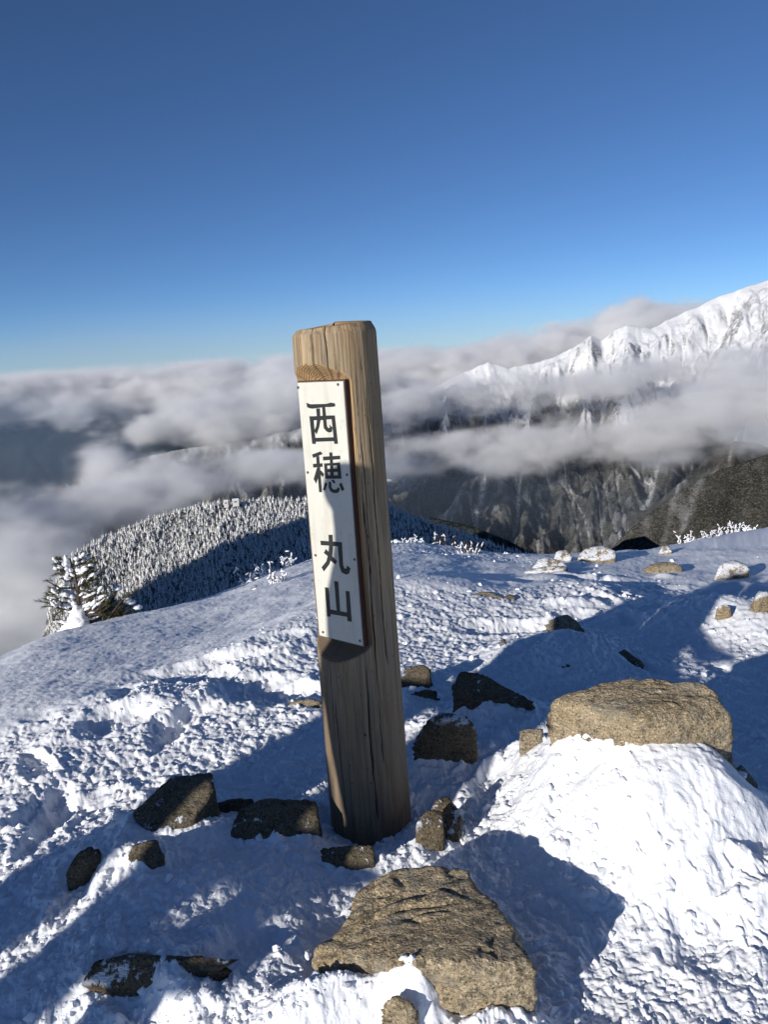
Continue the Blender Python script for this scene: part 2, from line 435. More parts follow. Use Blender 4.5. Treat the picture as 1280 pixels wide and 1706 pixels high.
PITS = []
def pit(px, py, rx, ry, h, rot=0.0):
    x, y = P2(px, py); PITS.append((x, y, rx, ry, h, rot))
pit(100, 1310, 0.05, 0.12, -0.03, 0.5); pit(60, 1260, 0.05, 0.11, -0.03, 0.8); pit(330, 1085, 0.35, 0.10, -0.05, 0.3)
pit(200, 1185, 0.16, 0.09, -0.04, 0.2); pit(430, 1130, 0.20, 0.16, -0.05); pit(330, 1110, 0.2, 0.1, -0.04)
pit(960, 1400, 0.10, 0.05, -0.03, 0.6); pit(1250, 1460, 0.09, 0.06, -0.035); pit(1180, 1580, 0.08, 0.1, -0.02); pit(860, 1000, .3, .12, -.05)
_r = np.random.default_rng(11)
for i in range(70):                                            # old boot prints in the trodden snow
    a = _r.uniform(-0.5, 0.5); r = _r.uniform(1.6, 7.0)
    PITS.append((r * math.sin(a), r * math.cos(a), _r.uniform(.05, .075), _r.uniform(.11, .17), -_r.uniform(.02, .04), _r.uniform(-1.2, 1.2)))

PC = np.array([-0.110, 2.297])
def mid_h(x, y):
    z = base_h(x, y)
    wx = x + 0.06 * noise2(x * 3.1, y * 3.1, 91); wy = y + 0.06 * noise2(x * 3.1, y * 3.1, 92)
    for cx, cy, rx, ry, h, rot, pw in MOUNDS:
        c, s = math.cos(rot), math.sin(rot); dx, dy = wx - cx, wy - cy
        q = ((dx * c + dy * s) / rx) ** 2 + ((-dx * s + dy * c) / ry) ** 2
        z = z + h * np.exp(-np.power(q, pw))
    d = np.hypot(x - PC[0], y - PC[1])                           # scoured hollow round the post
    return z + (-0.02 - z) * sstep(0.32, 0.15, d + 0.03 * noise2(x * 11, y * 11, 93))

def fine_h(x, y):
    r = np.hypot(x, y)
    sm = smooth_mask(x, y); tr = 1 - sm
    near = sstep(40, 9, r)
    wx = x + 0.03 * noise2(x * 9, y * 9, 31); wy = y + 0.03 * noise2(x * 9, y * 9, 32)
    patch = 0.55 + 0.45 * noise2(x * 1.7, y * 1.7, 33)
    und = 0.035 * fbm2(x * 1.3, y * 1.3, 3, 21) * (0.35 + tr)
    b1 = np.abs(noise2(wx * 8.5, wy * 8.5, 22)); b2 = np.abs(noise2(wx * 19, wy * 19, 23)); b3 = np.abs(noise2(wx * 44, wy * 44, 24)); b4 = np.abs(noise2(x * 95, y * 95, 27))
    cu, cv = x * 0.75 + y * 0.66, x * 0.66 - y * 0.75
    crust = 0.010 * np.abs(noise2(cu * 16, cv * 7, 28)) + 0.006 * np.abs(noise2(cu * 38, cv * 18, 29))
    lumps = 0.006 * b1 + 0.008 * b2 * (0.5 + patch) + 0.008 * b3 * (0.4 + patch) + 0.004 * b4 + crust * (1.2 - patch)
    chunk = sstep(0.22, 0.5, noise2(wx * 13, wy * 13, 25)) * 0.006 + sstep(0.15, 0.4, noise2(wx * 29, wy * 29, 26)) * 0.006
    z = und + tr * (lumps + chunk * (0.4 + patch) - 0.02)
    # wind ripples on the packed snow, drawn out along the wind
    u = x * 0.45 + y * 0.89; v = x * 0.89 - y * 0.45
    rip = 0.030 * fbm2(u * 1.1, v * 3.2, 3, 41) + 0.008 * np.abs(fbm2(u * 3.5, v * 11, 3, 42)) + 0.005 * fbm2(u * 9, v * 26, 2, 44) + 0.004 * np.abs(noise2(x * 30, y * 30, 46))
    z = z + sm * rip
    for cx, cy, rx, ry, h, rot in PITS:
        c, s = math.cos(rot), math.sin(rot); dx, dy = wx - cx, wy - cy
        k = (np.abs(dx) < 0.8) & (np.abs(dy) < 0.8)
        if not k.any(): continue
        q = ((dx[k] * c + dy[k] * s) / rx) ** 2 + ((-dx[k] * s + dy[k] * c) / ry) ** 2
        z[k] += tr[k] * (h * np.exp(-q ** 2) - 0.25 * h * np.exp(-((np.sqrt(q) - 1.35) / 0.28) ** 2))
    return z * near

def H(x, y):
    x = np.atleast_1d(np.asarray(x, float)); y = np.atleast_1d(np.asarray(y, float))
    return mid_h(x, y)

def on_ground(px, py):
    """where the line of sight through a pixel meets the snow"""
    d = ray(px, py); t = np.concatenate([np.arange(1.2, 16, 0.01)])
    X = d[0] * t; Y = d[1] * t; Z = HC + d[2] * t
    g = H(X, Y); k = np.argmax(Z < g)
    if Z[k] >= g[k]: k = int(np.argmin(Z - g))
    return np.array([X[k], Y[k], g[k]])

def build_ground():
    fine = np.radians(np.arange(-35, 35.001, 0.09))
    az = np.concatenate([np.radians(np.linspace(-180, -36, 30))[:-1], np.radians([-36, -35.5]), fine, np.radians([35.5]), np.radians(np.linspace(36, 180, 30))[:-1]])
    el = np.radians(np.concatenate([np.linspace(64, 52, 30)[:-1], np.linspace(52, 9.5, 720)]))
    r = np.concatenate([[0.02, 0.3], 1.5 / np.tan(el), np.geomspace(9.3, 40, 40), np.geomspace(48, 900, 16)])
    r = np.unique(r)
    A, R = np.meshgrid(az, r)
    X = (R * np.sin(A)).ravel(); Y = (R * np.cos(A)).ravel()
    Z = mid_h(X, Y) + fine_h(X, Y)
    me = mesh_np('snow_ground', np.stack([X, Y, Z], -1), grid_faces(len(r), len(az), True)[:, ::-1], M['snow'])
    dirt = np.zeros_like(X)
    for px, py, rx, ry, s in [(740, 1360, .09, .12, .9), (790, 1330, .16, .16, .4), (610, 1395, .1, .05, .6), (880, 1440, .18, .2, .10), (200, 1600, .25, .1, .25)]:
        p = at_z(px, py, 0)
        dirt = np.maximum(dirt, s * sstep(1.6, 0.2, ((X - p[0]) / rx) ** 2 + ((Y - p[1]) / ry) ** 2))
    attr(me, 'dirt', dirt)
    link('snow_ground', me, kind='structure', label='trodden and wind-packed snow covering the summit', category='ground')
build_ground()

# ================================================================== FAR TERRAIN
def ridge_profile(crest, pad=0.0):
    """crest: (px, py, distance) -> az, distance, height"""
    a = np.array([[elaz(p, q)[1], r, HC + r * math.tan(elaz(p, q)[0])] for p, q, r in crest])
    return a[np.argsort(a[:, 0])]

def forest_slope_mat(name, dark=(0.022, 0.024, 0.018), light=(0.15, 0.135, 0.115), snow_z=(-620, -250), scale=1.0):
    """far slope: dark conifers and brown woods, snow in the gullies, rock and snow high up"""
    t = NT(name)
    geo = t.n('NewGeometry'); sp = t.n('SeparateXYZ'); t.set(sp.inputs[0], geo.outputs['Position'])
    v = t.coords(scale=(0.001, 0.001, 0.001))
    n1 = t.noise(v, 9, 6, 0.65); n2 = t.noise(v, 45, 6, 0.7); n3 = t.noise(v, 160, 4, 0.7)
    gully = t.attr('gully'); hi = t.attr('snow'); steep = t.attr('rock')
    wood = t.mix(t.fac(n2, 0.42, 0.62), dark, light)
    wood = t.mix(t.fac(n1, 0.44, 0.62), dark, wood)
    wood = t.mix(t.math('MULTIPLY', t.fac(n3, 0.50, 0.62), 0.55), wood, tuple(min(1, 2.0 * a + .03) for a in light))
    gs = t.math('MULTIPLY', gully, t.fac(n2, 0.34, 0.52))
    c = t.mix(gs, wood, (0.80, 0.81, 0.83))
    rock = t.mix(t.fac(n3, 0.4, 0.6), (0.09, 0.085, 0.085), (0.25, 0.24, 0.23))
    top = t.mix(t.math('MULTIPLY', steep, t.fac(n2, 0.36, 0.56)), (0.84, 0.85, 0.87), rock)
    c = t.mix(hi, c, top)
    return t.fin(c, 0.85, t.bump(t.math('ADD', n3, n2), 0.6, 12.0 * scale), 0.1)

def build_ridge(name, crest, near_r, slope, mat, az_rng, n_az, n_r, amp, freq, seed, back=1200, back_slope=0.5, curve=0.0, spur=1.0, snowline=None, floor=-1500, props=None, crest_rough=0.0, gully=1.0, chutes=()):
    pr = ridge_profile(crest)
    az = np.radians(np.linspace(az_rng[0], az_rng[1], n_az))
    rc = np.interp(az, pr[:, 0], pr[:, 1]); zc = np.interp(az, pr[:, 0], pr[:, 2])
    t = np.concatenate([np.linspace(0, 1, n_r), 1 + np.linspace(0, 1, 40)[1:]])     # 0 near foot, 1 crest, 2 behind
    T, AZ = np.meshgrid(t, az, indexing='ij')
    RC = rc[None, :]; ZC = zc[None, :]
    R = np.where(T <= 1, near_r + (RC - near_r) * T, RC + (T - 1) * back)
    D = np.where(T <= 1, RC - R, 0.0); B = np.where(T > 1, R - RC, 0.0)
    L = max(1.0, float(np.mean(rc) - near_r))
    S = AZ * float(np.mean(rc))                                   # metres along the crest
    f = D / L
    Z = ZC - slope * L * (f * (1 + curve) - curve * f * f) - back_slope * B
    # spurs and gullies run down the face; they fork as they go
    warp = 0.35 * noise2(S * freq * 0.6, D * freq * 0.8, seed + 50)
    g1 = ridged2(S * freq + warp + 0.35 * D * freq, D * freq * 0.22 + warp, 2, seed)
    g2 = ridged2(S * freq * 2.7 - 0.5 * D * freq, D * freq * 0.55, 3, seed + 7)
    g3 = fbm2(S * freq * 9, D * freq * 5, 4, seed + 15)
    env = sstep(0.0, 0.16, f) * spur
    rel = env * (g1 - 0.55) * 1.0 + (0.10 * env + crest_rough) * (g2 - 0.5) * 1.2 + 0.09 * g3 * (0.3 + env)
    cn = noise2(S * freq * 1.7 + 0.8 * warp + 0.45 * D * freq, D * freq * 0.16 + 3.3, seed + 21); cn2 = noise2(S * freq * 4.6 + 1.6 * warp - 0.5 * D * freq, D * freq * 0.3, seed + 22)
    crease = np.exp(-(cn / 0.055) ** 2); crease2 = np.exp(-(cn2 / 0.075) ** 2)
    rel = rel - env * (0.16 * np.exp(-(cn / 0.16) ** 2) + 0.05 * crease2)
    Z = Z + amp * rel
    Z = np.maximum(Z, floor + 0.02 * amp * g3)
    X = R * np.sin(AZ); Y = R * np.cos(AZ)
    me = mesh_np(name, np.stack([X, Y, Z], -1).reshape(-1, 3), grid_faces(len(t), n_az)[:, ::-1], mat)
    pn = fbm2(S * freq * 1.1, D * freq * 1.1, 3, seed + 31)
    gul = gully * (crease * sstep(-0.5, 0.15, pn) + 0.75 * crease2 * sstep(-0.1, 0.4, pn + 0.5 * g3) + 0.35 * sstep(0.0, 0.5, g3 + 0.4 * pn))
    for wd, line in chutes:                                       # snow-filled chutes seen on this face
        PX, PY = proj(X, Y, Z); PX = PX + 4.0 * g3 + 2.0 * g2
        for (xa, ya), (xb, yb) in zip(line[:-1], line[1:]):
            tt = np.clip(((PX - xa) * (xb - xa) + (PY - ya) * (yb - ya)) / ((xb - xa) ** 2 + (yb - ya) ** 2), 0, 1)
            gul = np.maximum(gul, (0.55 + 0.9 * g3 + 0.4 * pn) * sstep(wd * 0.8, wd * 0.2, np.hypot(PX - xa - tt * (xb - xa), PY - ya - tt * (yb - ya)) + 2.5 * g2))
    attr(me, 'gully', np.clip(gul, 0, 1.5).ravel())
    if snowline is None: sn = np.zeros_like(Z); rk = sn
    else:
        sn = sstep(snowline[0], snowline[1], Z + 130 * g3 + 160 * (g1 - 0.5))
        gy, gx = np.gradient(Z)
        cs = np.abs(np.gradient(Z, axis=1)) / np.maximum(1.0, np.abs(np.gradient(X, axis=1)))
        rk = sstep(0.50, 1.1, cs + 0.6 * g3) * 0.9
    attr(me, 'snow', sn.ravel()); attr(me, 'rock', rk.ravel())
    o = link(name, me, **(props or {}))
    return o, (pr, near_r, slope)

M['range'] = forest_slope_mat('far_mountain_slope')
M['hill'] = forest_slope_mat('wooded_hill_slope', (0.028, 0.028, 0.022), (0.085, 0.078, 0.063), scale=0.3)
M['shade_forest'] = forest_slope_mat('shade_toned_conifer_slope', (0.012, 0.016, 0.014), (0.035, 0.04, 0.035), scale=0.2)  # shade on the spurs put into the colour as near-black conifers
M['floor'] = forest_slope_mat('valley_woods', (0.02, 0.024, 0.022), (0.03, 0.034, 0.03))

RANGE = [(-400, 900, 6000), (-60, 860, 6200), (60, 828, 6300), (140, 797, 6400), (230, 766, 6500), (300, 750, 6600), (400, 738, 6700), (500, 715, 6900), (600, 692, 7000), (690, 665, 7200), (760, 628, 7400), (815, 604, 7500), (850, 615, 7500), (880, 607, 7600),
         (925, 596, 7700), (960, 578, 7750), (985, 560, 7800), (1003, 566, 7850), (1025, 550, 7900), (1045, 543, 7950), (1065, 545, 8000), (1085, 549, 8050), (1110, 536, 8150), (1135, 524, 8250), (1175, 507, 8400), (1200, 493, 8500), (1235, 482, 8600), (1280, 468, 8800), (1400, 440, 9000), (1600, 470, 9000)]
build_ridge('snowy_mountain_range', RANGE, 4300, 0.36, M['range'], (-36, 44), 1000, 420, 420, 1 / 900.0, 3, back=2500, curve=0.55, snowline=(-830, -520), floor=-1320, gully=0.5, crest_rough=0.05, chutes=[(5, [(940, 765), (945, 801), (960, 832), (976, 863), (984, 894)]), (4, [(1040, 765), (1074, 801), (1115, 822)]), (6, [(1110, 765), (1141, 801), (1136, 822), (1105, 847)]), (3.5, [(976, 790), (1002, 832), (1033, 868)]), (3, [(1056, 806), (1063, 832)]), (3.5, [(735, 760), (733, 800), (728, 850)]), (3, [(850, 770), (862, 815)]), (3, [(1148, 765), (1150, 790)])],
            props=dict(kind='structure', label='snow-covered mountain range across the valley', category='mountain'))
build_ridge('wooded_hill', [(980, 960, 2300), (1030, 903, 2400), (1060, 873, 2450), (1120, 828, 2550), (1160, 803, 2600), (1200, 783, 2650), (1280, 757, 2750), (1400, 730, 2900), (1600, 700, 3000)],
            1200, 0.55, M['hill'], (13, 44), 300, 160, 60, 1 / 420.0, 23, gully=0.1, back=900, back_slope=0.6, crest_rough=0.03, props=dict(kind='structure', label='dark wooded hillside at the right behind the snow edge', category='hill'))
build_ridge('shaded_mountain_flank', [(1080, 850, 4200), (1150, 790, 4200), (1180, 762, 4200), (1225, 735, 4200), (1262, 738, 4250), (1290, 750, 4300), (1450, 720, 4400)],
            3000, 0.6, M['hill'], (18, 40), 220, 120, 120, 1 / 500.0, 33, gully=0.25, back=900, props=dict(kind='structure', label='dark mountain flank rising into the cloud at the right', category='mountain'))
build_ridge('distant_dark_mountain', [(-500, 640, 13000), (0, 650, 13000), (250, 650, 13000), (420, 650, 13000), (640, 640, 13500), (900, 640, 14000)],
            7500, 0.33, M['floor'], (-40, 12), 300, 160, 140, 1 / 1500.0, 43, gully=0.05, back=2000, floor=-1500, props=dict(kind='structure', label='dark distant mountainside under the cloud at the left', category='mountain'))
FOREST = [(-300, 1500, 760), (-60, 1220, 800), (20, 1200, 830), (70, 1060, 880), (90, 985, 915), (103, 948, 940), (120, 928, 952), (160, 906, 970), (250, 866, 990), (330, 846, 1000), (430, 836, 1010), (480, 834, 1010), (560, 832, 1010), (650, 846, 1000), (700, 868, 980), (740, 880, 960), (800, 902, 930), (870, 925, 900), (1000, 960, 860)]
M['ridge_floor'] = forest_slope_mat('snowy_forest_floor', (0.10, 0.10, 0.095), (0.45, 0.45, 0.45), scale=0.2)
ridge_o, fr = build_ridge('forested_ridge', FOREST, 560, 0.36, M['ridge_floor'], (-38, 18), 420, 160, 14, 1 / 130.0, 53, gully=0.0, back=500, back_slope=0.45, crest_rough=0.02,
                          props=dict(kind='structure', label='rounded ridge covered in snow-dusted conifers', category='ridge'))
build_ridge('dark_spur', [(560, 870, 1500), (660, 868, 1500), (720, 862, 1480), (790, 878, 1450), (850, 902, 1400), (900, 930, 1350), (1000, 985, 1300)],
            900, 0.5, M['shade_forest'], (-6, 18), 160, 90, 20, 1 / 160.0, 63, gully=0.1, back=500, props=dict(kind='structure', label='dark shaded spur behind the post', category='spur'))
build_ridge('hill_shadow_spur', [(960, 960, 1500), (1010, 925, 1550), (1040, 900, 1600), (1075, 893, 1620), (1100, 910, 1620), (1150, 960, 1600)],  # dark shape added where the wooded hill's shadow lies
            1100, 0.5, M['shade_forest'], (12, 26), 120, 80, 14, 1 / 160.0, 73, gully=0.1, back=400, props=dict(kind='structure', label='dark spur shape added for the hill shadow below the snow edge', category='spur'))
# unseen ridge added behind left of the camera, crest shaped to shade the forest
gp, gs = np.meshgrid(np.linspace(-1500, -120, 130), np.linspace(-1300, 250, 90))
top = np.interp(gp, [-1500, -900, -800, -770, -738, -700, -600, -400, -250, -120], [-600, -330, -150, -60, 60, 115, 150, 120, -40, -260])
zz = top - 0.7 * np.abs(gs + 320) + 30 * fbm2(gp / 130, gs / 130, 4, 301)
gx = gp * sy + gs * sx; gy = -gp * sx + gs * sy
me = mesh_np('shade_casting_ridge', np.stack([gx, gy, np.maximum(zz, -700)], -1).reshape(-1, 3), grid_faces(90, 130), M['snow'])
attr(me, 'dirt', np.zeros(gx.size))
link('shade_casting_ridge', me, kind='structure', label='unseen snowy ridge added behind the camera at the left to shade the forest', category='ridge')
# valley floor out to the horizon
az = np.radians(np.linspace(-180, 180, 97)); rr = np.concatenate([[10, 700], np.geomspace(1500, 90000, 30)])
A, R = np.meshgrid(az[:-1], rr); X = (R * np.sin(A)).ravel(); Y = (R * np.cos(A)).ravel()
me = mesh_np('valley_floor', np.stack([X, Y, -1420 + 60 * fbm2(X / 900, Y / 900, 3, 81)], -1), grid_faces(len(rr), 96, True)[:, ::-1], M['floor'])
for k in ('gully', 'snow', 'rock'): attr(me, k, np.zeros(len(X)))
link('valley_floor', me, kind='structure', label='dark wooded valley floor far below', category='valley')

# ------------------------------------------------------------------ conifers of the ridge
def frost_mat():
    t = NT('frosted_conifer')
    v = t.coords(scale=(1, 1, 1))
    geo = t.n('NewGeometry'); sp = t.n('SeparateXYZ'); t.set(sp.inputs[0], geo.outputs['Normal'])
    n = t.noise(geo.outputs['Position'], 0.55, 3, 0.7); n2 = t.noise(geo.outputs['Position'], 0.02, 2)
    f = t.math('ADD', t.math('MULTIPLY', sp.outputs[2], 0.30), n)
    c = t.mix(t.fac(f, 0.40, 0.64), (0.04, 0.045, 0.035), (0.76, 0.76, 0.75))
    return t.fin(c, 0.8, None, 0.1)
M['frost'] = frost_mat()

def conifer_np(seed, h=1.0, w=0.2, tiers=4, n=6):
    g = np.random.default_rng(seed); V = []; F = []
    def ring(z, r, jag):
        b = len(V); a0 = g.uniform(0, 6)
        for k in range(n):
            a = a0 + 2 * math.pi * k / n; q = r * (1 + jag * g.uniform(-1, 1)); V.append((q * math.cos(a), q * math.sin(a), z + 0.03 * h * g.uniform(-1, 1)))
        return b
    b = len(V); V.extend([(0.012 * h * math.cos(a), 0.012 * h * math.sin(a), z) for z in (-0.25 * h, 0.25 * h) for a in (0, 2.1, 4.2)])
    for k in range(3): F.append((b + k, b + (k + 1) % 3, b + 3 + (k + 1) % 3)); F.append((b + k, b + 3 + (k + 1) % 3, b + 3 + k))
    for i in range(tiers):
        f = i / tiers; z0 = h * (0.08 + 0.80 * f); z1 = min(h, z0 + h * 0.34); r = w * h * (1 - f) ** 0.85 + 0.02 * h
        s = ring(z0, r, 0.35); top = len(V); V.append((g.uniform(-.01, .01) * h, g.uniform(-.01, .01) * h, z1)); bot = len(V); V.append((0, 0, z0 + 0.06 * h))
        for k in range(n):
            F.append((s + k, s + (k + 1) % n, top)); F.append((s + (k + 1) % n, s + k, bot))
    return np.array(V), np.array(F)

from mathutils.bvhtree import BVHTree
def scatter_forest():
    me = ridge_o.data
    n = len(me.vertices); co = np.empty(n * 3, dtype=np.float32); me.vertices.foreach_get('co', co); co = co.reshape(-1, 3)
    nq = len(me.polygons); li = np.empty(nq * 4, dtype=np.int32); me.loops.foreach_get('vertex_index', li)
    bvh = BVHTree.FromPolygons([Vector(v) for v in co.tolist()], li.reshape(-1, 4).tolist())
    g = np.random.default_rng(5); pts = []
    for i in range(21000):
        a = math.radians(g.uniform(-31, 13)); rcr = np.interp(a, fr[0][:, 0], fr[0][:, 1])
        r = rcr - g.uniform(-14, 260)
        x, y = r * math.sin(a), r * math.cos(a)
        hit = bvh.ray_cast(Vector((x, y, 500)), Vector((0, 0, -1)))
        if hit[0] is None: continue
        px, py = proj(x, y, hit[0].z + 6)
        if px < 78 or px > 900: continue
        gz = np.interp(px, [e[0] for e in EDGE], [e[1] for e in EDGE])
        if py > gz + 40: continue
        if float(noise2(x / 22, y / 22, 78)) > 0.62: continue
        pts.append((x, y, hit[0].z, px, py))
    kinds = [conifer_np(s, 1.0, w) for s, w in ((1, .19), (2, .23), (3, .16), (4, .21), (5, .25), (6, .18))]
    hs = [(3.6 + 5.4 * g.random() ** 1.6) * (1 + 0.35 * float(noise2(q[0] / 40, q[1] / 40, 77))) for q in pts]
    # the 300 that show largest: not behind the post, nearest first
    vis = [i for i, q in enumerate(pts) if 0 < q[3] < 900 and not (470 < q[3] < 690) and q[4] < np.interp(q[3], [e[0] for e in EDGE], [e[1] for e in EDGE]) - 3]
    vis.sort(key=lambda i: -hs[i] / math.hypot(pts[i][0], pts[i][1]))
    big = set(vis[:300])
    mes = [mesh_np('conifer', V, F, M['frost'], False) for V, F in kinds]
    VV = []; FF = []; off = 0
    for i, q in enumerate(pts):
        h = hs[i]; k = int(g.integers(6)); rz = g.uniform(0, 6.28)
        if i in big:
            o = link('snow_dusted_conifer', mes[k], label='snow-dusted conifer standing among the others on the forested ridge', category='tree', group='snow-dusted conifers on the ridge')
            o.location = q[:3]; o.rotation_euler = (0, 0, rz); o.scale = (h, h, h)
        else:
            V, F = kinds[k]; c, s = math.cos(rz), math.sin(rz)
            VV.append(np.stack([V[:, 0] * c - V[:, 1] * s, V[:, 0] * s + V[:, 1] * c, V[:, 2]], -1) * h + np.array(q[:3])); FF.append(F + off); off += len(V)
    me = mesh_np('conifer_forest', np.concatenate(VV), np.concatenate(FF), M['frost'], False)
    link('conifer_forest', me, kind='stuff', label='dense snow-dusted conifer forest on the ridge below the summit', category='forest')
scatter_forest()
M['hut_wall'] = plain('hut_wall', (0.62, 0.60, 0.57), 0.7); M['hut_roof'] = plain('snow_on_roof', (0.85, 0.87, 0.9), 0.6); M['pane'] = plain('dark_window', (0.05, 0.055, 0.07), 0.2, 0.5)
def box_mesh(name, lo, hi, mat):
    bm = bmesh.new(); bmesh.ops.create_cube(bm, size=1)
    for v in bm.verts: v.co = Vector([lo[i] if v.co[i] < 0 else hi[i] for i in range(3)])
    me = bpy.data.meshes.new(name); bm.to_mesh(me); bm.free(); me.materials.append(mat); return me
def hut(px, py, w, h, label):
    p = at_r(px, py, 992.0); t = empty('hut', p - np.array([0, 0, h + 1.5]), 0.1, label=label, category='hut')
    link('wall', box_mesh('wall', (-w / 2, -3, -3), (w / 2, 3, h), M['hut_wall']), t)
    V = np.array([(-w * .56, -3.6, h), (w * .56, -3.6, h), (w * .56, 3.6, h), (-w * .56, 3.6, h), (-w * .5, 0, h + 1.8), (w * .5, 0, h + 1.8)])
    bm = bmesh.new(); vs = [bm.verts.new(v) for v in V]
    for f in ((0, 1, 5, 4), (2, 3, 4, 5), (0, 4, 3), (1, 2, 5), (3, 2, 1, 0)): bm.faces.new([vs[i] for i in f])
    me = bpy.data.meshes.new('roof'); bm.to_mesh(me); bm.free(); me.materials.append(M['hut_roof']); link('roof', me, t)
    link('window', box_mesh('window', (-w * .22, -3.06, h * .45), (w * .22, -3.0, h * .75), M['pane']), t)
hut(376, 833, 5.5, 5.0, 'small snow-roofed hut among the conifers, left one of the two on the ridge top')
hut(392, 831, 8.0, 5.0, 'wider snow-roofed hut with dark window, right one of the two on the ridge top')

# ================================================================== SUMMIT POST WITH SIGN
POST_TOP = 1.572
SA = math.radians(-39.3)                       # heading of the board, left to right
s_u = np.array([math.cos(SA), math.sin(SA)]); s_n = np.array([math.sin(SA), -math.cos(SA)])
CUT_D = 0.060; Z_SB, Z_ST = 0.628, 1.420

def build_post():
    root = empty('summit_post', (PC[0], PC[1], 0.0), label='weathered round wooden summit post standing upright in the snow', category='post')
    z0 = root.location.z
    nth, nz = 420, 360
    th = np.linspace(0, 2 * math.pi, nth, endpoint=False)
    zz = np.concatenate([np.linspace(-0.25, 0, 12)[:-1], np.linspace(0, POST_TOP, nz)])
    T, Zm = np.meshgrid(th, zz)
    R = 0.1320 - 0.0110 * np.clip(Zm / POST_TOP, 0, 1)
    cx, sx_ = np.cos(T), np.sin(T)
    R = R + 0.0035 * noise2(T * 1.1, Zm * 0.9, 5) + 0.0012 * noise3(cx * 3.2, sx_ * 3.2, Zm * 2.5, 6)
    R = R + 0.0007 * noise3(cx * 22, sx_ * 22, Zm * 1.6, 8)
    crack = np.zeros_like(R)
    g = np.random.default_rng(3)
    face = math.atan2(-1, -0.1)                # heading towards the camera
    cr = [(face + 0.30, 0.0, 0.62, 0.005, 0.014), (face - 0.05, 1.33, 1.58, 0.004, 0.008), (face - 0.42, 1.38, 1.58, 0.005, 0.010), (face + 0.55, 0.2, 1.25, 0.004, 0.010), (face + 0.85, 0.5, 1.4, 0.004, 0.009), (face - 0.55, 0.0, 0.5, 0.004, 0.008), (face - 0.9, 0.1, .58, .004, .008)]
    for k in range(16): cr.append((g.uniform(0, 6.28), *(lambda a: (a, a + g.uniform(.25, .8)))(g.uniform(-.1, 1.2)), g.uniform(.0015, .003), g.uniform(.003, .006)))
    for a, za, zb, wd, dp in cr:
        wob = a + 0.05 * noise2(Zm * 4, Zm * 0 + a, 71) + 0.014 * noise2(Zm * 21, Zm * 0 + a, 72)
        d = np.abs((T - wob + math.pi) % (2 * math.pi) - math.pi) * 0.12
        e = sstep(za, za + 0.12, Zm) * sstep(zb + 0.001, zb - 0.12 if zb < POST_TOP else zb, Zm) * (0.65 + 0.5 * noise2(Zm * 9, Zm * 0 + a * 3, 74))
        q = np.clip(1 - d / (wd * np.clip(e, 0.05, 1.2)), 0, 1) * (e > 0.08)
        R = R - dp * q * np.clip(e, 0, 1); crack = np.maximum(crack, sstep(0.25, 0.8, q))
    # flat cut for the board with scooped ends
    cosn = cx * s_n[0] + sx_ * s_n[1]
    up = sstep(1.412, 1.492, Zm + 0.010 * noise2(T * 5, Zm * 0, 75)); dn = sstep(0.640, 0.560, Zm)
    dcut = CUT_D + 0.075 * np.maximum(up, dn)
    flat = np.where(cosn > 0.25, dcut / np.maximum(cosn, 0.25), 9)
    cut = sstep(-0.0005, 0.0015, R - flat)
    R = np.minimum(R, flat + 0.0004 * noise3(cx * 40, sx_ * 40, Zm * 40, 9))
    X = R * cx; Y = R * sx_
    # worn, slightly bevelled and skewed top
    topc = sstep(POST_TOP - 0.03, POST_TOP, Zm)
    X = X * (1 - 0.10 * topc ** 2); Y = Y * (1 - 0.10 * topc ** 2)
    Zo = Zm + topc * (0.006 * cx + 0.004 * sx_ + 0.003 * noise2(cx * 1.5, sx_ * 1.5, 78))
    V = np.stack([X, Y, Zo], -1).reshape(-1, 3)
    nr = len(zz); F = grid_faces(nr, nth, True)
    last = V[(nr - 1) * nth:]
    caps = [V]; idx = len(V); FF = [F]; cc = [cut.ravel()]; kk = [crack.ravel()]; prev = (nr - 1) * nth
    for s in (0.94, 0.8, 0.6, 0.4, 0.2, 0.04):
        ring = last * np.array([s, s, 1]) + np.array([0, 0, 0.004 * (1 - s) ** 0.3])
        caps.append(ring); a = np.arange(nth); b = (a + 1) % nth
        FF.append(np.stack([prev + a, prev + b, idx + b, idx + a], -1)); prev = idx; idx += nth
        cc.append(np.ones(nth) * 0.85); kk.append(np.clip(kk[0][-nth:] * (s > 0.5), 0, 1))
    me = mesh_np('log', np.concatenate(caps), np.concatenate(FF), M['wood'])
    attr(me, 'cut', np.concatenate(cc)); attr(me, 'crack', np.concatenate(kk))
    link('log', me, root)
    return root
post = build_post()

def enamel():
    t = NT('white_enamel'); v = t.coords()
    n = t.noise(v, 14, 5, 0.6); s = t.noise(v, 220, 2, 0.5); st = t.noise(t.coords(scale=(1, 1, 0.15)), 30, 4)
    c = t.mix(t.fac(n, 0.4, 0.75), (0.60, 0.59, 0.52), (0.55, 0.54, 0.475))
    c = t.mix(t.math('MULTIPLY', t.fac(st, 0.52, 0.75), 0.45), c, (0.40, 0.37, 0.29))
    c = t.mix(t.math('MULTIPLY', t.fac(t.noise(v, 40, 6, 0.7), 0.60, 0.68), 0.5), c, (0.36, 0.34, 0.28))
    c = t.mix(t.fac(s, 0.74, 0.78), c, (0.25, 0.22, 0.18))
    return t.fin(c, 0.38, None, 0.4)
M['enamel'] = enamel()
M['letter'] = plain('black_letter_film', (0.022, 0.024, 0.024), 0.42, 0.35)
M['board'] = plain('dark_red_brown_paint', (0.055, 0.022, 0.016), 0.6, 0.3)
M['screw'] = plain('screw_metal', (0.10, 0.095, 0.09), 0.45, 0.5, 0.6)
M['edge'] = plain('sign_edge_metal', (0.16, 0.15, 0.14), 0.5, 0.4)

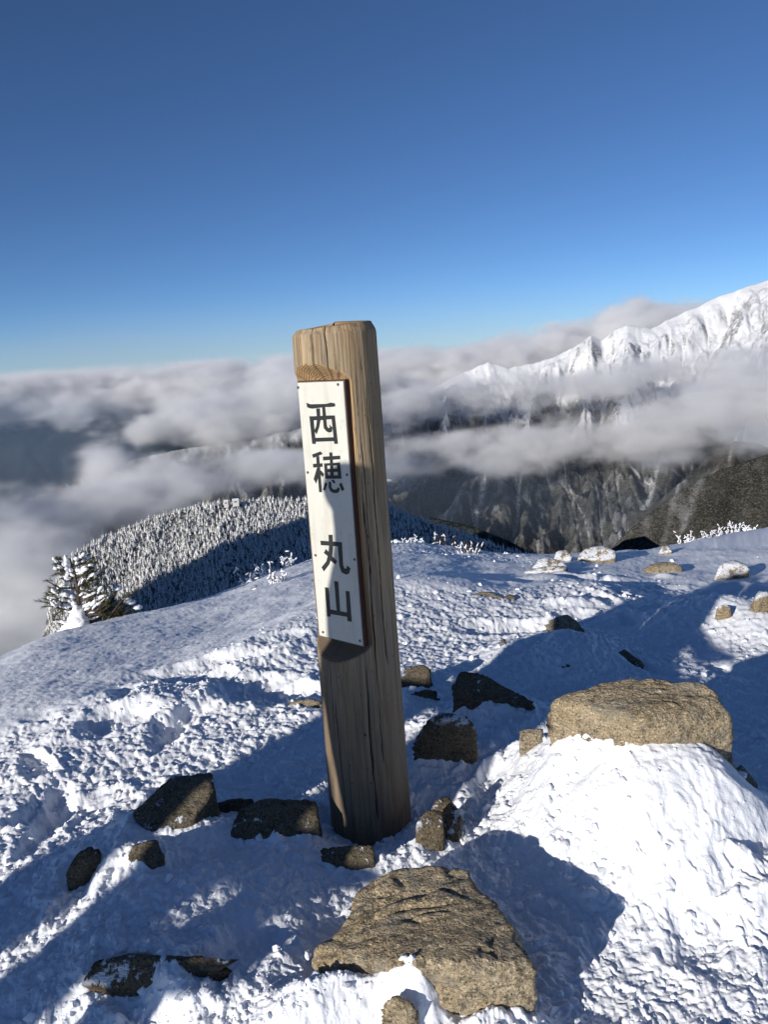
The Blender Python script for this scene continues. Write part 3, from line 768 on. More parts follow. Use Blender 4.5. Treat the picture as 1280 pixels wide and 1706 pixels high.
def sign_uv(px, py, d):
    """pixel -> (along, height) on the vertical plane d metres in front of the post axis"""
    r = ray(px, py); n3 = np.array([s_n[0], s_n[1], 0]); p0 = np.array([PC[0] + s_n[0] * d, PC[1] + s_n[1] * d, 0])
    t = ((p0 - EYE) @ n3) / (r @ n3); p = EYE + r * t
    return (p[:2] - PC) @ s_u, p[2]

def sp(u, z, d):
    return np.array([PC[0] + s_u[0] * u + s_n[0] * d, PC[1] + s_u[1] * u + s_n[1] * d, z])

def prism(name, poly, d0, d1, mat, parent, bevel=0.0):
    """outline in (u, z), extruded from depth d0 to d1 in front of the post axis"""
    bm = bmesh.new(); a = [bm.verts.new(sp(u, z, d1)) for u, z in poly]
    f = bm.faces.new(a); f.normal_update()
    n = Vector((s_n[0], s_n[1], 0))
    if f.normal.dot(n) < 0: f.normal_flip()
    r = bmesh.ops.extrude_face_region(bm, geom=[f])
    back = [v for v in r['geom'] if isinstance(v, bmesh.types.BMVert)]
    for v in back: v.co = v.co + n * (d0 - d1)
    bmesh.ops.recalc_face_normals(bm, faces=bm.faces)
    if bevel:
        bmesh.ops.bevel(bm, geom=[e for e in bm.edges], offset=bevel, segments=2, affect='EDGES')
    bmesh.ops.triangulate(bm, faces=[f for f in bm.faces if len(f.verts) > 4])
    me = bpy.data.meshes.new(name); bm.to_mesh(me); bm.free(); me.materials.append(mat)
    o = link(name, me); o.parent = parent
    o.matrix_parent_inverse = parent.matrix_world.inverted() if False else Matrix.Translation(parent.location).inverted()
    return o

FD = 0.0815
cor = [sign_uv(*p, FD) for p in ((492.5, 641), (570.5, 631), (606.5, 1077), (534.5, 1060))]
u0 = (cor[0][0] + cor[3][0]) / 2; u1 = (cor[1][0] + cor[2][0]) / 2
zt = (cor[0][1] + cor[1][1]) / 2; zb = (cor[2][1] + cor[3][1]) / 2
sign = empty('sign', (PC[0] + s_n[0] * CUT_D, PC[1] + s_n[1] * CUT_D, zb), label='tall white sign with black Japanese characters screwed to the wooden post', category='sign')
rect = lambda a, b, c, d: [(a, c), (b, c), (b, d), (a, d)]
prism('backing_board', rect(u0 - 0.0025, u1 + 0.003, zb - 0.003, zt + 0.004), CUT_D + 0.0005, FD - 0.004, M['board'], sign, 0.001)
prism('edge_strip', rect(u0 - 0.0012, u1 + 0.0008, zb - 0.0015, zt + 0.0012), FD - 0.0038, FD - 0.002, M['edge'], sign)
prism('plate', rect(u0 + 0.0012, u1 - 0.0012, zb + 0.0015, zt - 0.001), FD - 0.0018, FD, M['enamel'], sign, 0.0005)
za, zs = (480, 620), 7.106
Zb, zbs = (480, 840), 6.094
GL = {'character_west': (za, zs, [
        [(220, 362), (265, 380), (455, 375), (510, 360), (557, 370), (560, 405), (510, 412), (450, 412), (290, 432), (262, 428), (228, 415)],
        [(255, 522), (300, 522), (330, 850), (288, 848)], [(300, 522), (345, 520), (345, 568), (303, 570)], [(384, 518), (415, 516), (415, 566), (385, 568)], [(450, 514), (513, 512), (515, 556), (453, 560)],
        [(513, 512), (555, 512), (592, 848), (550, 848)], [(324, 778), (544, 770), (549, 816), (328, 824)],
        [(335, 431), (378, 428), (385, 570), (370, 650), (340, 735), (312, 695), (335, 640), (345, 560)],
        [(405, 414), (440, 413), (455, 560), (462, 640), (480, 665), (498, 655), (490, 622), (527, 655), (520, 705), (490, 715), (455, 700), (425, 660), (415, 560)]]),
      'character_ear_of_rice': (za, zs, [
        [(285, 975), (385, 938), (412, 968), (300, 1015)], [(335, 1002), (368, 990), (376, 1080), (340, 1083)], [(297, 1085), (408, 1078), (410, 1120), (300, 1130)],
        [(345, 1128), (380, 1124), (403, 1420), (370, 1420)], [(345, 1129), (352, 1185), (360, 1235), (335, 1318), (305, 1265)], [(384, 1165), (392, 1165), (428, 1205), (412, 1245), (388, 1212)],
        [(415, 1000), (618, 988), (620, 1030), (418, 1045)], [(490, 950), (525, 950), (527, 993), (493, 995)], [(497, 1041), (531, 1037), (545, 1262), (506, 1262)],
        [(428, 1080), (498, 1076), (500, 1104), (464, 1108), (477, 1262), (440, 1262)], [(533, 1074), (615, 1068), (635, 1262), (597, 1262), (582, 1103), (535, 1106)],
        [(469, 1145), (502, 1144), (503, 1183), (472, 1184)], [(537, 1143), (588, 1141), (591, 1180), (540, 1182)], [(475, 1224), (504, 1223), (506, 1262), (477, 1262)], [(543, 1222), (594, 1219), (597, 1262), (545, 1262)],
        [(440, 1305), (468, 1318), (438, 1405), (415, 1390)], [(483, 1295), (512, 1300), (515, 1365), (540, 1390), (580, 1385), (590, 1360), (615, 1380), (605, 1418), (580, 1432), (535, 1430), (500, 1405), (482, 1360)],
        [(512, 1276), (540, 1272), (565, 1305), (545, 1320)], [(605, 1325), (635, 1308), (668, 1390), (638, 1408)]]),
      'character_circle': (Zb, zbs, [
        [(330, 370), (416, 376), (418, 420), (335, 415)], [(455, 378), (548, 387), (550, 430), (458, 424)],
        [(412, 310), (452, 310), (458, 424), (450, 520), (420, 610), (365, 682), (342, 640), (390, 580), (412, 500), (418, 420)],
        [(507, 428), (550, 430), (560, 620), (575, 655), (595, 650), (600, 622), (635, 650), (620, 705), (590, 715), (545, 690), (525, 630)],
        [(385, 455), (412, 482), (410, 530), (365, 495)], [(448, 526), (500, 580), (480, 612), (434, 572)]]),
      'character_mountain': (Zb, zbs, [
        [(470, 780), (510, 785), (530, 1086), (495, 1080)], [(375, 842), (412, 848), (429, 1068), (435, 1140), (398, 1140)],
        [(587, 880), (625, 885), (648, 1195), (605, 1185)], [(429, 1068), (599, 1099), (602, 1143), (432, 1114)]])}
for nm, (org, scl, polys) in GL.items():
    bm_all = None; first = None
    V = []; F = []
    for poly in polys:
        pts = [sign_uv(org[0] + a / scl, org[1] + b / scl, FD) for a, b in poly]
        o = prism('stroke', pts, FD + 0.0004, FD + 0.0010, M['letter'], sign)
        if first is None: first = o; bm_all = bmesh.new(); bm_all.from_mesh(o.data); o.name = nm
        else:
            bm_all.from_mesh(o.data); bpy.data.objects.remove(o)
    bm_all.to_mesh(first.data); bm_all.free()
for px, py in ((497, 645.5), (563.5, 640.5), (513, 787), (578.5, 791), (526, 925), (591, 932), (538.5, 1053), (600, 1067.5)):
    u, z = sign_uv(px, py, FD)
    prism('screw', [(u + 0.0042 * math.cos(a), z + 0.0042 * math.sin(a)) for a in np.linspace(0, 2 * math.pi, 12, endpoint=False)], FD + 0.0003, FD + 0.0022, M['screw'], sign, 0.0007)

# ================================================================== ROCKS
_ico = {}
def ico(n):
    if n not in _ico:
        bm = bmesh.new(); bmesh.ops.create_icosphere(bm, subdivisions=n, radius=1)
        V = np.array([v.co[:] for v in bm.verts]); F = np.array([[v.index for v in f.verts] for f in bm.faces]); bm.free()
        _ico[n] = (V / np.linalg.norm(V, axis=1)[:, None], F)
    return _ico[n]

def hull_planes(pts):
    bm = bmesh.new()
    for p in pts: bm.verts.new(p)
    bmesh.ops.convex_hull(bm, input=bm.verts); bm.normal_update()
    out = [(np.array(f.normal[:]), float(f.normal.dot(f.verts[0].co))) for f in bm.faces]; bm.free()
    return out

def rock_mesh(pts, sub=4, seed=0, rnd=22.0, amp=0.05, layer=0.0, mat='rock', crev=0.0):
    """a rounded, pitted stone with the corners given"""
    pts = np.array(pts, float); c = pts.mean(0); q = pts - c; size = np.ptp(q, axis=0).max()
    D, F = ico(sub); Q = []
    for n, d in hull_planes(q):
        if d <= 1e-5: continue
        nd = D @ n
        Q.append(np.where(nd > 1e-3, d / np.maximum(nd, 1e-3), 1e3) / size)
    Q = np.array(Q); m0 = Q.min(0); k = rnd * 2.2
    r = (m0 - np.log(np.exp(-k * np.minimum(Q - m0, 5)).sum(0)) / k) * size
    P = D * r[:, None]
    s = size
    nrm = fbm3(P / s, 2.2, 3, seed) * amp * s + fbm3(P / s, 9.0, 4, seed + 5, 0.6) * amp * 0.42 * s
    if layer:
        z = P[:, 2] / s; w = noise3(P[:, 0] / s * 3, P[:, 1] / s * 3, z * 3, seed + 9)
        nrm += layer * s * (np.abs(((z * 9 + w * 1.2) % 1) - 0.5) - 0.25) * (0.4 + 0.6 * fbm3(P / s, 5, 2, seed + 3))
        nrm += layer * 0.7 * s * (np.abs(noise3(P[:, 0] / s * 12, P[:, 1] / s * 24 + w, P[:, 2] / s * 24, seed + 12)) - 0.3)
    if crev:
        w = 0.02 * noise3(P[:, 0] * 14, P[:, 1] * 14, P[:, 2] * 14, seed + 40)
        n1 = noise3(P[:, 0] * 7, (P[:, 1] + w) * 22, P[:, 2] * 24, seed + 41); n2 = noise3(P[:, 0] * 17, (P[:, 1] + w) * 48, P[:, 2] * 50, seed + 42)
        pm = 0.55 + 0.9 * noise3(P[:, 0] * 5, P[:, 1] * 5, P[:, 2] * 5, seed + 43)
        nrm = nrm + crev * np.clip(pm, 0, 1) * (0.9 * n1 + 0.35 * n2 - 0.8 * np.exp(-(n1 / 0.10) ** 2)) * 0.8
    P = P + D * nrm[:, None]
    return c, mesh_np('rock', P, F, M[mat])

def rock(label, pts, name='rock', **kw):
    c, me = rock_mesh(pts, **kw); me.name = name
    o = link(name, me, label=label, category='rock'); o.location = c
    return o

def pz(px, py, z): return at_z(px, py, z)

def rock_px(label, outline, h, depth=0.5, sink=0.12, name='rock', lift=0.0, **kw):
    """outline: visible corner pixels of the stone; the lowest rests on the snow, the rest rise up to h above it"""
    ys = [p[1] for p in outline]; low = max(ys); hi = min(ys)
    base = on_ground(*max(outline, key=lambda p: p[1]))
    pts = []
    for p in outline:
        f = (low - p[1]) / max(1, low - hi)
        z = base[2] + lift + h * min(1, f * 1.25)
        w = at_z(p[0], p[1], z); pts.append(w)
        pts.append([w[0], w[1] + 0.1 * depth, base[2] - sink])
    top = np.mean([q for q in pts[::2]], axis=0)
    pts.append([top[0], top[1] + depth * 0.25, base[2] + lift + h * 0.9])
    return rock(label, pts, name, **kw)

fb = []                                                          # front boulder: corners of its flat top
for px, py, z in ((598, 1484, .10), (650, 1447, .14), (720, 1434, .155), (785, 1448, .165), (835, 1502, .18), (872, 1566, .19), (896, 1608, .18), (770, 1606, .20), (640, 1602, .17), (512, 1600, .09), (548, 1562, .09)):
    fb.append(pz(px, py, z))
fb += [[p[0] + 0.01, p[1] + 0.01, -0.12] for p in fb]
rock('large tan granite boulder at the bottom centre with snow packed against its front', fb, 'boulder', sub=6, seed=21, rnd=46, amp=0.020, layer=0.012, mat='rock_tan', crev=0.030)
rb = []
for px, py, z in ((906, 1184, .35), (914, 1164, .40), (985, 1140, .43), (1040, 1123, .44), (1115, 1127, .45), (1180, 1137, .44), (1207, 1160, .42), (1228, 1200, .37), (1232, 1240, .28), (1220, 1258, .22), (1130, 1212, .38), (1000, 1200, .38), (1060, 1190, .43)):
    rb.append(pz(px, py, z))
rb += [[p[0] + 0.02, p[1] + 0.04, 0.0] for p in rb]
rock('broad rounded tan boulder on top of the bright snow drift at the right', rb, 'boulder', sub=6, seed=33, rnd=30, amp=0.022, layer=0.010, mat='rock_tan', crev=0.022)

for lab, outl, h, dep, kw in RK:
    rock_px(lab, outl, h, dep, **kw)

# loose snow crumbs kicked up over the trodden snow
def crumbs():
    V0, F0 = ico(1); g = np.random.default_rng(17); VV = []; FF = []; off = 0; n = 0
    N = 15000
    a = g.uniform(-0.56, 0.56, N); e = np.radians(g.uniform(10.5, 46, N)); r = 1.5 / np.tan(e)
    x, y = r * np.sin(a), r * np.cos(a)
    keep = (g.random(N) < (1 - smooth_mask(x, y)) * (0.25 + 0.9 * sstep(-.1, .4, noise2(x * 1.6, y * 1.6, 61)))) & (r < 9)
    x, y = x[keep], y[keep]; z = mid_h(x, y) + fine_h(x, y)
    S = np.minimum(0.0025 + 0.010 * g.random(len(x)) ** 7, 0.016) * (0.75 + 0.17 * np.hypot(x, y))
    for i in range(len(x)):
        P = V0 * (1 + 0.35 * g.uniform(-1, 1, (len(V0), 1))) * np.array([g.uniform(.8, 1.5), g.uniform(.8, 1.5), g.uniform(.6, 1.0)]) * S[i]
        VV.append(P + np.array([x[i], y[i], z[i] + 0.15 * S[i]])); FF.append(F0 + off); off += len(V0)
    me = mesh_np('snow_crumbs', np.concatenate(VV), np.concatenate(FF), M['snow'], False)
    attr(me, 'dirt', np.zeros(off))
    link('snow_crumbs', me, kind='stuff', label='loose crumbs of snow scattered over the trodden ground', category='snow')
crumbs()

# ================================================================== TWIGS AND THE SMALL PINE
def tube(V, F, pts, rads, n=5):
    pts = np.array(pts, float); b0 = len(V)
    for i, p in enumerate(pts):
        d = pts[min(i + 1, len(pts) - 1)] - pts[max(i - 1, 0)]; d = d / (np.linalg.norm(d) + 1e-9)
        u = np.cross(d, [0.3, 0.5, 0.81]); u /= np.linalg.norm(u) + 1e-9; w = np.cross(d, u)
        for k in range(n):
            a = 2 * math.pi * k / n; V.append(p + rads[i] * (math.cos(a) * u + math.sin(a) * w))
    for i in range(len(pts) - 1):
        for k in range(n):
            a = b0 + i * n + k; b = b0 + i * n + (k + 1) % n; F.append((a, b, b + n, a + n))

def blob_mesh(name, items, mat, sub=2, seed=0, amp=0.3, f=3.0):
    V0, F0 = ico(sub); VV = []; FF = []; off = 0
    for i, (c, s, rot) in enumerate(items):
        P = V0 * (1 + amp * fbm3(V0 + i * 3.7, f * 0.5, 3, seed)[:, None]) * np.array(s)
        ct, st = math.cos(rot), math.sin(rot)
        P = np.stack([P[:, 0] * ct - P[:, 2] * st, P[:, 1], P[:, 0] * st + P[:, 2] * ct], -1)
        VV.append(P + np.array(c)); FF.append(F0 + off); off += len(V0)
    return mesh_np(name, np.concatenate(VV), np.concatenate(FF), mat)

def needles_mesh(tips, g, L=0.045, n=26):
    V = []; F = []
    for p, d in tips:
        d = d / np.linalg.norm(d)
        for k in range(n):
            q = d * 0.8 + g.normal(0, 0.55, 3); q /= np.linalg.norm(q); s = np.cross(q, g.normal(0, 1, 3)); s = s / np.linalg.norm(s) * 0.0022
            o = p - d * g.uniform(0, 0.06); b = len(V); V += [o - s, o + s, o + q * L * g.uniform(.7, 1.2)]; F.append((b, b + 1, b + 2))
    return mesh_np('needles', np.array(V), np.array(F), M['needles'], False)

def small_pine():
    c = at_r(130, 1022, 6.5); base = np.array([c[0], c[1], float(H(c[0], c[1])[0])])
    hgt = at_r(122, 925, 6.5)[2] - base[2]
    root = empty('small_pine', base, label='small crooked pine loaded with wind-blown snow at the left edge of the slope', category='tree')
    g = np.random.default_rng(8); V = []; F = []; tips = []; snow = []
    k = hgt
    trunk = [np.array([0.0, 0, -0.1]), np.array([0.01, 0, k * .3]), np.array([0.03, 0.0, k * .6]), np.array([0.0, 0, k * .97])]
    tube(V, F, trunk, [.030, .024, .016, .006])
    tube(V, F, [np.array([0.08, 0.02, -.05]), np.array([.11, .02, k * .3]), np.array([.10, .02, k * .62])], [.02, .015, .007])
    for i in range(46):
        f = g.uniform(.15, .97); side = -1 if i % 2 else 1
        p0 = np.array([0.02, 0, k * f]); L = (0.34 * (1 - f * 0.65)) * g.uniform(.6, 1.1); a = g.uniform(-0.5, 0.5)
        d = np.array([side * math.cos(a), math.sin(a) * 1.2, g.uniform(-.05, .45)]); d /= np.linalg.norm(d)
        p1 = p0 + d * L * .55 + np.array([0, 0, -.01]); p2 = p0 + d * L + np.array([0, 0, .05])
        tube(V, F, [p0, p1, p2], [.010, .007, .003], 4)
        tips += [(p2, d), (p1 + (p2 - p1) * .4, d + np.array([0, 0, .5]))]
        for m in range(2):
            e = d + g.normal(0, .5, 3); tube(V, F, [p1, p1 + e * L * .35], [.005, .002], 4); tips.append((p1 + e * L * .35, e))
        if g.random() < (.85 if side < 0 else .45):
            sl = math.atan2(p2[2] - p0[2], p2[0] - p0[0])
            for m in range(6):
                t = .15 + .85 * (m + g.uniform(0, .6)) / 6
                snow.append((p0 + d * L * t + np.array([g.normal(0, .01), g.normal(0, .015), .012 + .03 * t * t]), (L * .09 + .008, .012 + .014 * g.random(), .007 + .010 * g.random()), sl + g.normal(0, .25)))
    for i in range(14):                                           # low juniper-like branches at the right
        p0 = np.array([.16, 0.0, .02]); d = np.array([g.uniform(.1, 1), g.uniform(-.3, .3), g.uniform(.3, .9)]); d /= np.linalg.norm(d)
        L = g.uniform(.2, .42); p1 = p0 + d * L * .6; p2 = p0 + d * L + np.array([.03, 0, .02])
        tube(V, F, [p0, p1, p2], [.010, .007, .003], 4); tips += [(p2, d), (p1, d), (p1 * .4 + p2 * .6, d + np.array([0, 0, .6]))]
        if i % 3 == 0: snow.append((p2, (.035, .03, .02), 0))
    snow += [((-.03, -.03, 0), (.15, .11, k * .12), 0), ((-.015, -.03, k * .10), (.115, .09, k * .12), .1), ((0.0, -.02, k * .19), (.085, .07, k * .11), -.1), ((.01, -.02, k * .28), (.055, .05, k * .11), 0), ((-.02, -.01, k * .93), (.020, .020, .06), .1), ((-.10, 0, k * .62), (.06, .03, .022), .4), ((-.13, 0, k * .50), (.08, .04, .028), .3)]
    link('trunk', mesh_np('trunk', np.array(V), np.array(F), M['twig']), root)
    link('crown', needles_mesh(tips, g, 0.05), root)
    link('snow_load', blob_mesh('snow_load', snow, M['rime'], 3, 4, .6, 5.0), root, kind='stuff')
small_pine()

def twig_clump(px, py, r, label, hgt=0.18, n=6, spread=0.5, seed=0, rime=0.6, lean=0.0, dark=False):
    c = at_r(px, py, r); base = np.array([c[0], c[1], float(H(c[0], c[1])[0])])
    root = empty('frosted_twigs', base, label=label, category='shrub', group='twigs sticking out of the snow edge')
    g = np.random.default_rng(seed); V = []; F = []; sn = []
    for i in range(n * 2):
        a = g.uniform(-spread, spread) + lean; d = np.array([math.sin(a), g.uniform(-.3, .3), math.cos(a)]); L = hgt * g.uniform(.4, 1.1)
        q = [np.array([g.uniform(-.04, .04) * n * .4, 0, -.04])]
        for m in range(4): q.append(q[-1] + (d + g.normal(0, .22, 3)) * L / 4)
        tube(V, F, q, [.006, .005, .004, .003, .002], 4)
        for m in (2, 3):
            e = d + g.normal(0, .7, 3); tube(V, F, [q[m], q[m] + e * L * .3], [.003, .0015], 4)
            if g.random() < rime: sn.append((q[m] + e * L * .2, (.024, .006, .007), g.uniform(-1.2, 1.2)))
        for m in range(1, 5):
            if g.random() < rime: sn.append(((q[m] + q[m - 1]) / 2, (.005 + .004 * g.random(), .006, .6 * L / 4 + .006 * g.random()), -math.atan2(q[m][0] - q[m - 1][0], q[m][2] - q[m - 1][2])))
    link('stem', mesh_np('stem', np.array(V), np.array(F), M['twig']), root)
    if sn: link('rime', blob_mesh('rime', sn, M['rime'], 2, seed, .6, 5.0), root, kind='stuff')
TW = [(405, 955, 7.2, 'curled snow-coated twig leftmost on the crest left of the post', .20, 4, .5, 1, 1.01, .3), (444, 940, 7.6, 'frosted twig tuft in the middle of the crest left of the post', .16, 4, .4, 2, 1.01, 0), (474, 930, 7.8, 'white frosted twig on the crest closest to the post', .17, 4, .4, 3, 1.01, .1),
      (462, 962, 6.6, 'thin frosted grass stalks below the crest left of the post', .14, 5, .5, 4, .7, 0), (425, 972, 6.4, 'single bare stalk low on the slope left of the post', .10, 2, .2, 5, .2, 0),
      (665, 893, 9.1, 'row of white frost lumps on the crest just right of the post', .10, 6, .7, 6, 1, 0), (690, 891, 9.2, 'bright frost tuft on the crest right of the post', .12, 5, .6, 7, 1, 0), (735, 897, 9.0, 'dark twigs with frost at the right end of the smooth hump', .20, 6, .6, 8, .35, .3), (762, 905, 8.9, 'small bare twig left of the leaning dark stick', .1, 3, .5, 9, .4, 0),
      (785, 925, 8.3, 'dark shrub twigs below the right end of the hump', .22, 7, .8, 10, .25, -.3), (803, 918, 8.5, 'dark stick leaning beside the shrub twigs', .20, 3, .3, 11, .2, -.7),
      (845, 910, 8.6, 'tiny dark twig on the snow edge at the centre', .08, 2, .4, 12, .3, 0),
      (1140, 892, 10.2, 'first tangle of frosted branches on the right snow edge', .17, 8, 1.2, 13, .9, .6), (1165, 886, 10.6, 'second tangle of frosted branches on the right snow edge', .16, 8, 1.2, 14, .9, -.5), (1195, 882, 10.9, 'white frosted branch clump right of the tangles', .15, 8, 1.0, 15, 1, .2), (1222, 877, 11.1, 'upright white frosted twigs on the right snow edge', .19, 8, .7, 16, 1, 0), (1250, 874, 11.2, 'low frosted twigs nearest the right picture edge', .11, 6, .8, 17, 1, 0),
      ]
for px, py, r, lab, h, n, spd, sd, rm, ln in TW:
    if n: twig_clump(px, py, r, lab, h, n, spd, sd, rm, ln)

# ================================================================== HIKERS BEHIND THE CAMERA (their shadow falls on the post)
M['jacket'] = plain('jacket_cloth', (0.05, 0.09, 0.20), 0.8); M['pants'] = plain('dark_trousers', (0.03, 0.03, 0.035), 0.85)
M['pack'] = plain('pack_cloth', (0.30, 0.06, 0.04), 0.8); M['hat'] = plain('wool_hat', (0.06, 0.06, 0.06), 0.9); M['skin'] = plain('skin', (0.50, 0.32, 0.24), 0.6)

def hiker(x, y, facing, label, height=1.72, arm_out=0.3, pack=True):
    z = float(H(x, y)[0]); k = height / 1.75
    root = empty('person', (x, y, z), facing, label=label, category='person', group='hikers standing beside the camera')
    # local: facing +x
    J = [((0, 0, .95), .15), ((0, 0, 1.12), .15), ((0, 0, 1.32), .17), ((0, 0, 1.46), .10), ((.01, 0, 1.54), .062), ((.02, 0, 1.62), .088), ((.02, 0, 1.72), .075)]
    E = [(0, 1), (1, 2), (2, 3), (3, 4), (4, 5), (5, 6)]
    for s in (-1, 1):
        b = len(J)
        J += [((0, .10 * s, .88), .10), ((.03, .11 * s, .50), .072), ((-.01, .12 * s, .10), .055), ((.13, .13 * s, .05), .042)]
        E += [(0, b), (b, b + 1), (b + 1, b + 2), (b + 2, b + 3)]
        b = len(J)
        J += [((0, .19 * s, 1.40), .075), ((.04 + arm_out * .3, .24 * s, 1.14), .058), ((.26 + arm_out * .2, .18 * s, 1.05 + arm_out * .5), .045), ((.33 + arm_out * .2, .16 * s, 1.07 + arm_out * .5), .038)]
        E += [(2, b), (b, b + 1), (b + 1, b + 2), (b + 2, b + 3)]
        for q in range(4):
            c = len(J); hx, hy, hz = J[b + 3][0]
            J += [((hx + .05, hy - s * (.025 - q * .017), hz + .01), .0095), ((hx + .085 - .006 * abs(q - 1), hy - s * (.025 - q * .017), hz - .015), .008)]
            E += [(b + 3, c), (c, c + 1)]
        c = len(J); J += [((hx + .03, hy - s * .045, hz + .02), .011)]; E += [(b + 3, c)]
    me = bpy.data.meshes.new('body'); me.from_pydata([tuple(v * k for v in p) for p, r in J], E, [])
    me.materials.append(M['jacket'])
    o = link('body', me, root)
    m = o.modifiers.new('skin', 'SKIN')
    if not me.skin_vertices: bpy.context.view_layer.objects.active = o; 
    for i, (p, r) in enumerate(J):
        sv = me.skin_vertices[0].data[i]; sv.radius = (r * k, r * k); sv.use_root = (i == 0)
    sd = o.modifiers.new('sub', 'SUBSURF'); sd.levels = 1; sd.render_levels = 1
    hat = blob_mesh('hat', [((.02 * k, 0, 1.70 * k), (.105, .095, .085), 0)], M['hat'], 3, 1, .05); link('hat', hat, root)
    if pack:
        bm = bmesh.new(); bmesh.ops.create_cube(bm, size=1)
        for v in bm.verts: v.co = Vector((v.co.x * .36 - .38, v.co.y * (.32 - .05 * (v.co.z > 0)), v.co.z * .66 + 1.15))
        bmesh.ops.bevel(bm, geom=list(bm.edges), offset=.06, segments=3, affect='EDGES')
        mp = bpy.data.meshes.new('backpack'); bm.to_mesh(mp); bm.free(); mp.materials.append(M['pack']); link('backpack', mp, root)
    return root
def along(perp, s):
    return perp * sy + s * sx, -perp * sx + s * sy
hx, hy = along(-1.575, -0.55)
hiker(hx, hy, -ANTI, 'hiker with a backpack just left of the camera whose shadow falls on the post', 1.75, 0.0)
hx, hy = along(-1.80, -2.7)  # unseen second figure, added so its torso fills the shadow band on the snow
hiker(hx, hy, -ANTI, 'unseen second hiker with a backpack added further behind the camera to fill out the shadow', 1.76, 0.15)

# ================================================================== CLOUDS
def cloud_mat(name, dens, aniso=0.0, col=(0.99, 0.99, 0.995)):
    m = bpy.data.materials.new(name); m.use_nodes = True; t = m.node_tree; t.nodes.clear()
    out = t.nodes.new('ShaderNodeOutputMaterial'); vs = t.nodes.new('ShaderNodeVolumePrincipled')
    vs.inputs['Color'].default_value = (*col, 1); vs.inputs['Density'].default_value = dens; vs.inputs['Anisotropy'].default_value = aniso
    vs.inputs['Density Attribute'].default_value = 'density'
    t.links.new(vs.outputs[0], out.inputs['Volume'])
    return m

